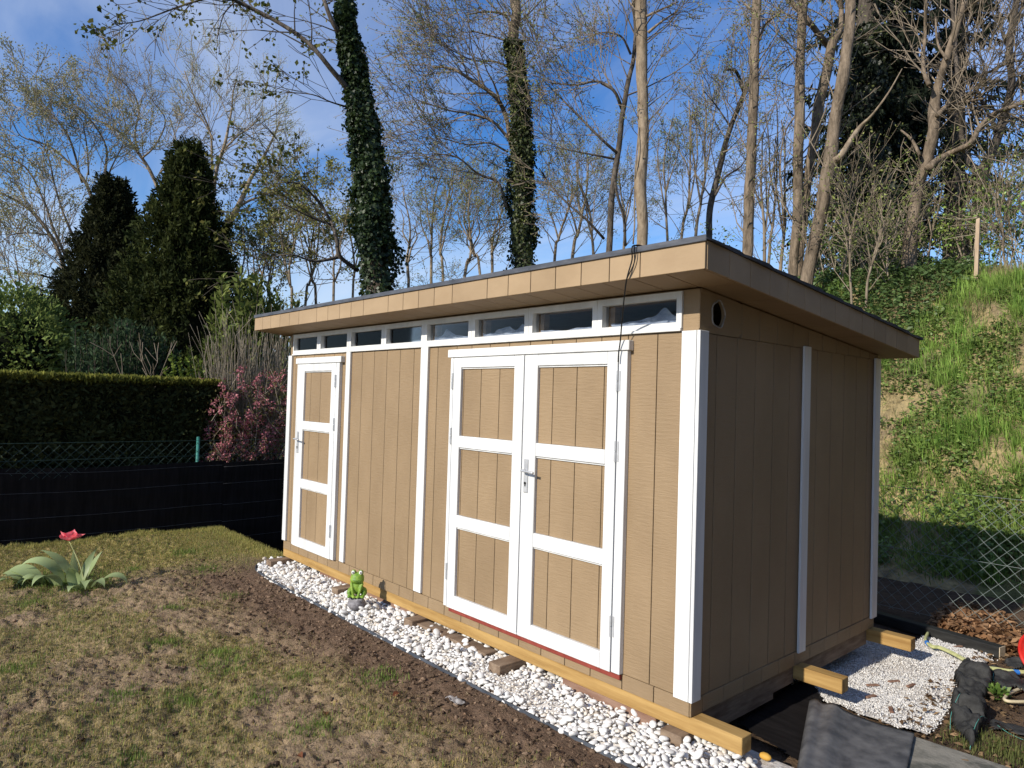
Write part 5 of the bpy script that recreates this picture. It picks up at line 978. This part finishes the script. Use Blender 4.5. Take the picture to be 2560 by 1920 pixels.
tree('willow_tree', 'willow standing between the two dark conifers with arching golden twigs', 'tree', 25, pl(r3, (850, 900, 20), (825, 790, 20), (780, 680, 18), (730, 600, 16), (660, 510, 13), (560, 440, 10), (450, 400, 7)),
     [pl(r3, (740, 610, 10), (800, 550, 9), (860, 420, 7), (800, 330, 5)), pl(r3, (720, 590, 12), (700, 480, 9), (720, 380, 8), (690, 280, 5), (620, 200, 4)), pl(r3, (830, 690, 9), (900, 620, 8), (980, 570, 6), (1080, 530, 4)), pl(r3, (905, 640, 8), (910, 520, 7), (880, 400, 5)), pl(r3, (660, 510, 9), (640, 400, 6), (600, 330, 4))],
     cfgC, [(0, .35, 1, 11, 1.21, 2, -.2), (1, .2, 1, 7, 1.10, 2, .1), (2, .2, 1, 10, 1.10, 2, -.1), (3, .2, 1, 5, 1.10, 2, .2), (4, .3, 1, 5, 1.10, 2, 0), (5, .2, 1, 5, 1.10, 2, 0)], {**WIL, 'col': ((.22, .17, .06), (.40, .33, .14))}, 'bark_pale', 'twig_pale', extend=0)
tree('poplar_tree', 'many-stemmed tree with grey green young leaves at the far left', 'tree', 22, pl(r3, (385, 1330, 26), (340, 1200, 22), (280, 1050, 18), (200, 930, 15), (110, 850, 11), (0, 790, 8)),
     [pl(r3, (390, 1300, 18), (340, 1120, 15), (270, 960, 13), (210, 800, 11), (130, 660, 8), (0, 590, 6)), pl(r3, (430, 1220, 16), (390, 1050, 14), (330, 900, 11), (290, 760, 9), (230, 560, 7), (110, 500, 5), (60, 420, 4)), pl(r3, (370, 1300, 14), (280, 1240, 11), (180, 1215, 9), (90, 1210, 6)), pl(r3, (250, 1010, 10), (150, 1000, 7), (60, 1010, 5), (0, 1050, 4))],
     cfgC, [(0, .25, 1, 11, 1.21, 2, -.2), (1, .25, 1, 12, 1.21, 2, -.1), (2, .25, 1, 12, 1.21, 2, -.1), (3, .3, 1, 6, 1.10, 2, -.2), (4, .2, 1, 5, 1.10, 2, -.2)], POP, 'bark', 'twig_pale', extend=0)
tree('poplar_tree', 'tree with long bare leader and leafy tip behind the left conifer', 'tree', 23, pl(r3, (520, 950, 22), (480, 830, 19), (430, 720, 16), (370, 650, 13), (270, 560, 10), (150, 510, 6)),
     [pl(r3, (540, 900, 16), (545, 700, 13), (550, 560, 10), (480, 430, 8), (380, 330, 5)), pl(r3, (430, 740, 14), (390, 600, 11), (340, 480, 9), (270, 380, 7), (215, 310, 5), (195, 255, 4)), pl(r3, (540, 780, 9), (590, 640, 7), (640, 530, 5)), pl(r3, (455, 700, 9), (450, 560, 7), (430, 430, 5))],
     cfgC, [(0, .35, 1, 7, 1.10, 2, -.2), (1, .3, 1, 10, 1.10, 2, 0), (2, .35, 1, 7, 1.10, 2, 0), (3, .3, 1, 6, 1.10, 2, .2), (4, .3, 1, 6, 1.10, 2, 0)], POP, 'bark', 'twig_pale', extend=0)
tree('bare_tree', 'distant bare tree low at the left edge above the bright bush', 'tree', 32, pl(r3, (110, 1430, 8), (105, 1300, 8), (90, 1180, 6), (70, 1060, 4)), [pl(r3, (105, 1330, 6), (150, 1230, 5), (165, 1120, 3)), pl(r3, (100, 1300, 6), (40, 1200, 5), (10, 1090, 3))], {**cfgC, 'rmin': .01}, [(0, .2, 1, 10, 2, 2, 0), (1, .2, 1, 8, 1.8, 2, .2), (2, .2, 1, 8, 1.8, 2, -.2)], None, 'bark', 'twig', extend=0)
# far saplings and scrub stems behind the shed, one thing each, in groups that nothing tells apart
ORD = ['first', 'second', 'third', 'fourth', 'fifth', 'sixth', 'seventh', 'eighth', 'ninth', 'tenth', 'eleventh', 'twelfth', 'thirteenth']
CNT = [0, 0, 0]
def sap_no(k): CNT[k] += 1; return CNT[k]-1
def sapling(u, v0, v1, dist, w_, lean, leafy, idx, L=1.4, lvl=2, cnt=14):
    n = 6; ph = rng.uniform(0, 6); pts = [(u+lean*t+(8+9*rng.random())*math.sin(t*3.5+ph), v0+(v1-v0)*t, w_*.62*(1-.75*t)+1) for t in np.linspace(0, 1, n)]
    lims = []
    for q in range(2):
        j = 1+q; s_ = rng.choice((-1, 1)); hh = rng.uniform(.5, .9)*(v1-v0)*(1-j/n); lims.append([(pts[j][0]+s_*rng.uniform(14, 40)*t**.8, pts[j][1]+hh*t, pts[j][2]*.7*(1-.7*t)+.8) for t in np.linspace(0, 1, 4)])
    return tree('thin_sapling', ORD[sap_no(leafy)]+(' thin bare sapling from the left, right of the roof corner peak', ' budding sapling from the left between the ivy-clad trees and the roof peak', ' thin green-leaved sapling from the left in the scrub left of the big ivy tree')[leafy], 'sapling', dist, pts, lims, {**cfgB, 'kids': 2.0, 'rmin': .0045}, [(0, .12, 1, cnt, L, lvl, 0), (1, .2, 1, cnt//2, L*.8, lvl, 0), (2, .2, 1, cnt//2, L*.8, lvl, 0)], [BUD, {**BUD, 'per': 3, 'keep': .7, 'col': ((.16, .18, .05), (.34, .36, .13))}, {**BUD, 'per': 5, 'size': (.04, .08), 'keep': .7, 'col': ((.14, .15, .04), (.34, .33, .11))}][leafy], 'twig', 'twig', group=('bare saplings behind the roof', 'budding saplings between the ivy trees', 'leafy saplings left of the ivy tree')[leafy], extend=0, jit=.1)
k = 0
for u, v0, v1, ds, w_, ln in [(1030, 700, 480, 19, 10, -30), (1075, 690, 430, 20, 10, 30), (1110, 690, 420, 22, 9, 20), (1150, 690, 470, 18, 11, 40), (1190, 680, 480, 20, 9, -20), (1235, 670, 500, 19, 10, 20), (1400, 640, 440, 20, 10, 20), (1440, 640, 380, 22, 12, 20), (1475, 640, 400, 19, 10, -20), (1550, 620, 420, 21, 9, 10), (1660, 600, 300, 20, 9, 25), (1700, 590, 250, 22, 10, 30), (1745, 590, 200, 19, 11, 10)]: sapling(u, v0, v1, ds, w_, ln, 1, k, 1.1, 2, 11); k += 1
for u, v0, v1, ds, w_, ln in [(1900, 650, 330, 17, 12, 20), (1925, 650, 260, 18, 10, 15), (1960, 670, 300, 18, 12, -10), (2035, 700, 420, 17, 8, 40), (2090, 720, 430, 14, 9, 50), (2130, 710, 470, 13, 7, -40), (2180, 720, 500, 13, 8, 30), (2235, 715, 520, 13.5, 7, -50), (2330, 700, 430, 14.5, 7, 20), (2390, 690, 470, 15, 6, 20), (2500, 680, 430, 14, 7, 10), (2540, 690, 380, 15, 6, -20)]: sapling(u, v0, v1, ds, w_, ln, 0, k, .8, 1, 12); k += 1
for u, v0, v1, ds, w_, ln in [(620, 800, 600, 17, 8, -20), (655, 790, 540, 18, 9, 20), (690, 780, 520, 17, 9, -30), (730, 770, 500, 16, 10, 20), (770, 760, 520, 17, 9, 25), (800, 760, 480, 18, 9, -20), (840, 750, 520, 16, 9, 20), (870, 740, 500, 17, 8, 10)]: sapling(u, v0, v1, ds, w_, ln, 2, k, .9, 2, 7); k += 1

# --- conifers
def cone_conifer(name, label, apex, base_v, wpx, dist, nc, ca, cb, lean=0, group=None):
    """dense upright cypress: flame-shaped clumps on a cone"""
    ap = at(*apex, dist); zb = -.72; H = ap[2]-zb; rb = wpx/2/FPX*dist*1.0; b = np.array([ap[0], ap[1], zb]); root = empty(name, b, label, 'conifer', group)
    tubes_obj('trunk', [(np.array([b, (b+ap)/2, ap-(0, 0, .3)]), np.array([.2, .12, .02]), 8, .1)], 'bark_dark', root)
    V, Fq, Cc = [], [], []; o_ = 0
    core_t = np.linspace(0, .94, 14); prof = lambda t: rb*np.clip(1-t, 0, 1)**.95*(.78+.22*np.minimum(1, t*6+.3))
    th = np.arange(20)/20*2*np.pi; tubes_obj('shade_core', [(np.column_stack([np.full(14, b[0]), np.full(14, b[1]), zb+H*core_t]), prof(core_t)*.74, 16, .18)], 'foliage_shade', root)  # dark core, shade between the sprays put into its colour
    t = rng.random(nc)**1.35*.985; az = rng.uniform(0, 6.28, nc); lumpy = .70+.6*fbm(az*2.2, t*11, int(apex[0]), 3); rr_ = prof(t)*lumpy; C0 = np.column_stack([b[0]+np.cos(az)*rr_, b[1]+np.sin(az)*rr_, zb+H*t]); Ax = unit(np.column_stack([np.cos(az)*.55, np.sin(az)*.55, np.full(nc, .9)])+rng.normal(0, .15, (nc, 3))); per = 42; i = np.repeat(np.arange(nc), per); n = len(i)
    LL = (.32+.35*(1-t))*rng.uniform(.7, 1.3, nc); s = rng.random(n); P = C0[i]+Ax[i]*(s*LL[i])[:, None]+rng.normal(0, .085, (n, 3))*(1-s*.8)[:, None]; D = unit(Ax[i]*.8+rng.normal(0, .55, (n, 3)))
    L = rng.uniform(.06, .14, n); v, f = leaves_vf(P, D, L, L*.4); tone = cols(nc, ca, cb, .3)[i]*rng.uniform(.65, 1.3, (n, 1)); o = mesh('foliage', v, f, 'leaf_matte', root, False, rep4(tone)); tag(o, kind='stuff'); return root
cone_conifer('cypress_tree', 'tall dark green conical cypress, the right and taller of the pair behind the hedge', (470, 378), 950, 430, 16.5, 2100, (.020, .030, .009), (.068, .080, .022), group=None)
cone_conifer('cypress_tree', 'dark brownish conical cypress, the left and shorter of the pair behind the hedge', (283, 462), 950, 370, 18.5, 1700, (.014, .019, .008), (.044, .046, .018))
cone_conifer('cypress_tree', 'small dark blue green conifer right of the bright bush at left', (98, 762), 950, 110, 17, 420, (.012, .02, .014), (.03, .042, .03))
def upright_shrub(name, label, cat, u0, u1, vtop, dist, nst, ca, cb, hj=.25, zb=-.72, dens=30, size=(.05, .1), lean=.12, depth=.8, mat_='leaf_matte'):
    """many vertical leafy columns (yew, juniper, bamboo)"""
    a = at(u0, vtop, dist); b = at(u1, vtop, dist); c = (a+b)/2; root = empty(name, (c[0], c[1], zb), label, cat); V = []; S_ = []
    for k in range(nst):
        t = rng.random(); p = a*(1-t)+b*t; off = rng.uniform(-depth/2, depth/2); p = p+np.array([F_[0], F_[1], 0])*off; h = (p[2]-zb)*(1-hj*rng.random()**1.5)*(1-.35*abs(2*t-1)**2.5); top = np.array([p[0]+rng.normal(0, lean), p[1]+rng.normal(0, lean), zb+h]); bot = np.array([p[0]*.8+c[0]*.2, p[1]*.8+c[1]*.2, zb])
        S_.append((*bot, *top, .012, .004)); m_ = int(h*dens); s = rng.uniform(.15, 1, m_); P = bot+(top-bot)*s[:, None]; O = unit(rng.normal(size=(m_, 3))*(1, 1, .2)); P = P+O*(.07*(1-s)[:, None]+.02); D = unit(O*.6+rng.normal(0, .3, (m_, 3))+(0, 0, .7)); L = rng.uniform(*size, m_); v, f = leaves_vf(P, D, L, L*.35); V.append((v, f, rep4(cols(m_, ca, cb, .3)*rng.uniform(.75, 1.2))))
    v, f = segs_vf(S_, 4); mesh('stems', v, f, 'twig_dark', root); v, f, c_ = cat_meshes(V); o = mesh('foliage', v, f, mat_, root, False, c_); tag(o, kind='stuff'); return root
upright_shrub('yew_bush', 'dense dark yew with upright shoots in front of the cypress pair', 'bush', 190, 425, 800, 13.2, 190, (.03, .055, .026), (.075, .115, .055), dens=75, depth=1.3, size=(.06, .11))
upright_shrub('juniper_bush', 'narrow green columnar bush at the right end of the hedge', 'bush', 505, 565, 830, 12.5, 60, (.05, .075, .016), (.12, .15, .035), dens=60, depth=.5, size=(.05, .1))
upright_shrub('bamboo_clump', 'tall feathery yellow green clump left of the shed roof end', 'bush', 555, 730, 690, 13.0, 130, (.10, .14, .03), (.24, .27, .08), dens=55, depth=1.2, size=(.08, .18), lean=.2, hj=.35)
# round bright bush at the far left
def round_bush(name, label, u, v, dist, r3_, n, ca, cb, size=(.06, .12)):
    c = at(u, v, dist); root = empty(name, (c[0], c[1], -.72), label, 'bush'); D0 = unit(rng.normal(size=(n, 3))); lump = .72+.5*fbm(np.arctan2(D0[:, 1], D0[:, 0])*2.4, D0[:, 2]*4, 33, 3); P = c+D0*np.array(r3_)*(lump*rng.uniform(.75, 1.02, n))[:, None]; P[:, 2] = np.maximum(P[:, 2], -.7)
    D = unit(D0+rng.normal(0, .6, (n, 3))+(0, 0, .3)); L = rng.uniform(*size, n); v_, f = leaves_vf(P, D, L, L*.5); o = mesh('foliage', v_, f, 'leaf_matte', root, False, rep4(cols(n, ca, cb, .25))); tag(o, kind='stuff')
    S_ = [(c[0], c[1], -.72, *(c+unit(rng.normal(size=3))*np.array(r3_)*.6), .03, .01) for _ in range(14)]; v_, f = segs_vf(S_, 5); mesh('stems', v_, f, 'twig_dark', root)
    tubes_obj('shade_core', [(np.column_stack([np.full(8, c[0]), np.full(8, c[1]), c[2]+r3_[2]*.62*np.sin(np.linspace(-1.5, 1.5, 8))]), np.maximum(.05, r3_[0]*.62*np.cos(np.linspace(-1.5, 1.5, 8))), 12, .2)], 'foliage_shade', root)  # dark core paints the shade inside the bush
round_bush('round_bush', 'bright yellow green rounded bush at the left edge behind the hedge', 25, 900, 14.5, (1.05, 1.05, 1.3), 9000, (.10, .15, .035), (.25, .30, .09))
# --- hedge
HX0, HX1, HY0, HY1, HZ = -3.65, -2.80, -5.0, .30, 1.69
hd = empty('clipped_hedge', ((HX0+HX1)/2, -1.5, -.72), 'clipped dark conifer hedge with a flat sunlit top behind the netted fence', 'hedge')
box('shade_core', HX0+.1, HX1-.10, HY0, HY1-.1, -.72, HZ-.08, 'foliage_shade', hd, .05)  # near-black core, the hedge's inner shade as colour
def face_leaves(n, P, O, s0, s1, ca, cb, up=.25):
    D = unit(O*.35+rng.normal(0, .5, (n, 3))+(0, 0, up)); L = rng.uniform(s0, s1, n); v, f = leaves_vf(P, D, L, L*.4, O+rng.normal(0, .5, (n, 3))); return v, f, rep4(cols(n, ca, cb, .35))
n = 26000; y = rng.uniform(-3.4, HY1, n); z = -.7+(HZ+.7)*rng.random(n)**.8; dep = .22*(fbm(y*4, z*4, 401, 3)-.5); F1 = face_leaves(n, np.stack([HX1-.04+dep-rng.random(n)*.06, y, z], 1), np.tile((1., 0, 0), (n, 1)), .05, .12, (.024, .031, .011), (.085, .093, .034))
n = 16000; x = rng.uniform(HX0, HX1+.02, n); y = rng.uniform(-3.4, HY1, n); F2 = face_leaves(n, np.stack([x, y, HZ-.02+.03*fbm(x*6, y*6, 411, 2)+rng.uniform(-.04, .02, n)], 1), np.tile((0, 0, 1.), (n, 1)), .04, .09, (.09, .10, .018), (.19, .19, .04), .6)  # top leaves coloured lighter than the faces, sunlight put into the colour
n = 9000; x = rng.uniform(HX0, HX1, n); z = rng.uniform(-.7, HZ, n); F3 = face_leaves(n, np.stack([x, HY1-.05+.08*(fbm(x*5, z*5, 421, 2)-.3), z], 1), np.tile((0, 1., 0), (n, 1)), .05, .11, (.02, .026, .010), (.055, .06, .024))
n = 6000; y = rng.uniform(-3.4, HY1, n); x = HX1+.02-.22*rng.random(n); F4 = face_leaves(n, np.stack([x, y, HZ+.012*fbm(y*4, y*0, 431, 2)+rng.uniform(-.03, .035, n)], 1), np.tile((0, -.6, 1.), (n, 1)), .03, .065, (.16, .17, .03), (.32, .31, .07), .9)  # brightest sprigs along the top edge, a sunlit fringe painted in leaf colour
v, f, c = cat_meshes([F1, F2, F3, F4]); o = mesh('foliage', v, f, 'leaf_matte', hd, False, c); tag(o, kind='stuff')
# twigs poking over the hedge
S_, T = [], []
for u in (330, 350, 372, 395, 410):
    p = at(u, 960, 11.5); p[2] = 1.4; grow(S_, T, p, unit(np.array([rng.normal(0, .4), rng.normal(0, .4), 1.])), .7, .008, 1, {**cfgA, 'rmin': .004, 'kids': 3.2})
v, f = segs_vf(S_, 4); o = mesh('twiggy_shrub', v, f, 'twig', None); tag(o, 'pale bare twiggy shrub poking up behind the hedge top', 'shrub')
V = []
for u, vt in ((440, 885), (458, 900), (478, 895), (497, 905), (425, 925), (512, 905)):
    p = at(u, 965, 11.3); q = at(u-8+rng.normal(0, 5), vt, 11.3); m_ = 60; s = rng.random(m_); P = p+(q-p)*s[:, None]; D = unit(rng.normal(0, .6, (m_, 3))+(0, 0, .4)); v_, f = leaves_vf(P, D, rng.uniform(.04, .09, m_), rng.uniform(.03, .05, m_)); V.append((v_, f, rep4(cols(m_, (.10, .15, .02), (.24, .30, .05), .2))))
v, f, c = cat_meshes(V); o = mesh('leafy_sprigs', v, f, 'leaf', None, False, c); tag(o, 'bright green leafy sprigs rising above the right end of the hedge', 'shrub')
# --- flowering shrub and the tall rods behind it
def rods(name, label, x, ya, yb, ztop, n, fan, rad, material, up):
    root_c = np.array([x, (ya+yb)/2, -.72]); S_ = []
    for k in range(n):
        yb_ = rng.uniform(ya, yb); p = np.array([x+rng.uniform(-.1, .08), root_c[1]*.45+yb_*.55, -.72]); d = unit(np.array([rng.normal(-.01, .012), (yb_-root_c[1])*fan, 1.])); L = (ztop+.72)*rng.uniform(.72, 1.05); m_ = 7; r_ = rad*rng.uniform(.7, 1.2)
        for j in range(m_):
            d = unit(d+rng.normal(0, .03, 3)*(.3, 1, 1)+UP*up); q = p+d*L/m_; S_.append((*p, *q, r_, r_*.86)); r_ *= .86
            if j > 2 and rng.random() < .5: S_.append((*q, *(q+unit(d+rng.normal(0, .22, 3)*(.4, 1, 1))*.35), r_*.7, .003))
            p = q
    v, f = segs_vf(S_, 3); o = mesh(name, v, f, material, None); return tag(o, label, 'shrub')
ya = float(hit(560, 950, 0, -2.85)[1]); yb = float(hit(712, 950, 0, -2.85)[1]); zt = float(hit(640, 838, 0, -2.85)[2])
rods('rod_shrub', 'dense clump of tall straight pale bare rods beside the hedge end', -2.98, ya, yb, zt, 260, .22, .0085, 'twig_pale', .03)
fs = empty('flowering_shrub', (-2.62, .85, -.72), 'arching shrub covered in pink blossom between hedge and shed', 'shrub'); S_, T = [], []
for k in range(60):
    p = np.array([-2.66+rng.normal(0, .05), .62+rng.normal(0, .22), -.72]); d = unit(np.array([rng.normal(.02, .06), rng.normal(0, .42), 1.])); grow(S_, T, p, d, rng.uniform(1.3, 2.3), .011, 1, {'kids': 5.0, 'rmin': .0035, 'seg': .16, 'wob': .11, 'up': .01})
T = np.array(T); S_ = np.array(S_); kx = (S_[:, 3] > -3.1) & (S_[:, 3] < -2.50) & (S_[:, 4] < 1.4) & (S_[:, 4] > .12); S_ = S_[kx]; T = T[(T[:, 0] < -2.5) & (T[:, 0] > -3.1) & (T[:, 1] < 1.4) & (T[:, 1] > .1) & (T[:, 2] > .5) & (T[:, 2] < 1.95)]
v, f = segs_vf(S_, 3); o = mesh('branches', v, f, 'twig_pale', fs); tag(o, kind='stuff')
fl_ = T[rng.random(len(T)) < .26]; i = np.repeat(np.arange(len(fl_)), 22); n = len(i); D = unit(rng.normal(size=(n, 3))); P = fl_[i, :3]+D*.028+rng.normal(0, .012, (n, 3)); v, f = leaves_vf(P, D, .03, .026); o = mesh('blossom', v, f, 'leaf_matte', fs, False, rep4(cols(n, (.52, .16, .19), (.68, .31, .33), .2))); tag(o, kind='stuff')
i = np.repeat(np.arange(len(T)), 3); n = len(i); D = unit(rng.normal(size=(n, 3))); v, f = leaves_vf(T[i, :3]+rng.normal(0, .05, (n, 3)), D, .05, .022); o = mesh('leaves', v, f, 'leaf_matte', fs, False, rep4(cols(n, (.06, .07, .02), (.16, .13, .05), .3))); tag(o, kind='stuff')
# --- dark spruces behind the right-hand trunks
def spruce(label, u, vb, dist, wpx, seed, H=16, wmax=2.3):
    b = at(u, vb, dist); zb = zbase(b[0], b[1]); root = empty('spruce_tree', (b[0], b[1], zb), label, 'conifer'); top = np.array([b[0], b[1], zb+H]); r0 = wpx/2/FPX*dist
    tubes_obj('trunk', [(np.array([[b[0], b[1], zb-.1], (np.array([b[0], b[1], zb])+top)/2, top]), np.array([r0*1.2, r0*.7, .03]), 9, .1)], 'bark_dark', root); S_ = []; V = []
    for z in np.arange(zb+2.2, zb+H*.8, .27):
        for k in range(3):
            az = rng.uniform(0, 6.28); L = wmax*(1-(z-zb)/H*.7)*rng.uniform(.55, 1.1); d = np.array([math.cos(az), math.sin(az), -.05]); p = np.array([b[0], b[1], z]); m_ = 7
            for j in range(m_):
                d = unit(d+UP*(-.10 if j < 4 else .10)+rng.normal(0, .06, 3)); q = p+d*L/m_; S_.append((*p, *q, .022*(1-j/m_)+.006, .022*(1-(j+1)/m_)+.006))
                if j > 0:
                    nn_ = 15; s = rng.random(nn_); P = p+(q-p)*s[:, None]+rng.normal(0, .05, (nn_, 3)); D = unit(rng.normal(0, .45, (nn_, 3))+d*.3-(0, 0, .75)); Ln = rng.uniform(.10, .32, nn_); v, f = leaves_vf(P, D, Ln, Ln*.22+.012); V.append((v, f, rep4(cols(nn_, (.010, .016, .010), (.032, .042, .024), .3))))
                p = q
    v, f = segs_vf(S_, 4); o = mesh('branches', v, f, 'twig_dark', root); tag(o, kind='stuff'); v, f, c = cat_meshes(V); o = mesh('foliage', v, f, 'leaf_matte', root, False, c); tag(o, kind='stuff'); return root, np.array([[b[0], b[1], zb, r0], [b[0], b[1], zb+H*.5, r0*.8], [b[0], b[1], zb+H, .05]])
r_a, l_a = spruce('dark drooping spruce with ivy-blackened lower trunk behind the leaning trunk', 2160, 640, 18.5, 60, 1)
ivy_on(r_a, smooth_pts(l_a, 6), .0, .42, 11000, lambda t: .75*(1-t)**.6+.05, (.07, .14), (.010, .017, .009), (.04, .05, .024))
r_b, l_b = spruce('dark drooping spruce right of the other, its trunk rising clear to the top edge', 2232, 640, 19.5, 52, 2); ivy_on(r_b, smooth_pts(l_b, 6), .0, .42, 9000, lambda t: .6*(1-t)**.6+.05, (.07, .14), (.010, .017, .009), (.04, .05, .024))
spruce('half-hidden dark spruce behind the crooked tree with the mossy limb', 2385, 640, 21, 40, 3, 15, 2.6)
# --- bright undergrowth on the bank's crest
def thicket(label, u, dist, r3_, n, ca, cb, seed):
    c = at(u, 640, dist); zb = zbase(c[0], c[1]); root = empty('thicket_bush', (c[0], c[1], zb), label, 'bush'); S_, T = [], []; n = max(3, n//2)
    for k in range(int(r3_[0]*20)):
        p = np.array([c[0]+rng.normal(0, r3_[0]*.45), c[1]+rng.normal(0, r3_[1]*.4), zb-.1]); grow(S_, T, p, unit(np.array([rng.normal(0, .3), rng.normal(0, .3), 1.])), r3_[2]*rng.uniform(.35, .8), .012, 1, {'kids': 2.6, 'rmin': .005, 'seg': .3, 'wob': .14, 'up': .02})
    v, f = segs_vf(S_, 3); o = mesh('branches', v, f, 'twig_pale', root); tag(o, kind='stuff'); T = np.array(T); T = T[rng.random(len(T)) < .8]; v, f, c_ = tip_leaves(T, n, .05, .10, np.array(ca)*2, np.array(cb)*2, .10, .1, .5); o = mesh('foliage', v, f, 'leaf', root, False, c_); tag(o, kind='stuff')
for lab, u, ds, r_, n, ca, cb in [('green leafy thicket on the bank crest below the drooping spruces', 2140, 14.5, (.8, .5, 1.7), 9, (.04, .075, .016), (.12, .17, .04)), ('bright yellow green thicket at the foot of the crooked tree', 2270, 14.7, (.8, .5, 1.5), 9, (.08, .12, .02), (.20, .25, .05)), ('thin green thicket left of the wooden stake', 2370, 15.5, (.7, .5, 1.7), 7, (.06, .10, .02), (.18, .23, .05)), ('tall fresh green thicket right of the wooden stake', 2500, 15.5, (.9, .5, 2.6), 8, (.07, .12, .025), (.20, .27, .07)), ('green thicket at the right edge of the picture on the crest', 2590, 14.5, (.7, .5, 2.4), 8, (.07, .12, .025), (.20, .27, .07)), ('low dark thicket beside the reddish leaning trunk', 2040, 15.8, (.7, .5, 1.6), 7, (.04, .07, .016), (.12, .15, .04)), ('loose scrub behind the roof corner with fresh leaves', 1780, 17, (1.0, .6, 1.9), 6, (.05, .09, .02), (.15, .19, .05)), ('dark ivy scrub between the two ivy-clad trees', 1090, 15.5, (1.1, .6, 2.0), 8, (.02, .04, .012), (.07, .10, .03)), ('green scrub at the foot of the second ivy tree', 1400, 16, (1.0, .6, 2.0), 6, (.05, .09, .02), (.15, .19, .05))]: thicket(lab, u, ds, r_, n, ca, cb, 1)
# unseen hedge added outside the frame at right to darken the shed's side wall
rh = empty('added_shade_hedge', (10.8, 3, -.3), 'tall dark conifer hedge added unseen beyond the right edge to shade the shed side', 'hedge')
box('shade_core', 10.2, 11.4, -2.0, 9.0, -.3, 6.3, 'foliage_shade', rh, .05)  # near-black core gives the added hedge its painted inner shade
n = 26000; y = rng.uniform(-2.1, 9.1, n); z = rng.uniform(-.25, 6.6, n); x = 10.2-.22*fbm(y*2, z*2, 501, 3)+rng.uniform(-.08, .1, n); D = unit(rng.normal(0, .5, (n, 3))+(-.4, 0, .3)); L = rng.uniform(.16, .32, n); v, f = leaves_vf(np.stack([x, y, z], 1), D, L, L*.5)
o = mesh('foliage', v, f, 'leaf_matte', rh, False, rep4(cols(n, (.014, .022, .010), (.045, .055, .022), .3))); tag(o, kind='stuff')
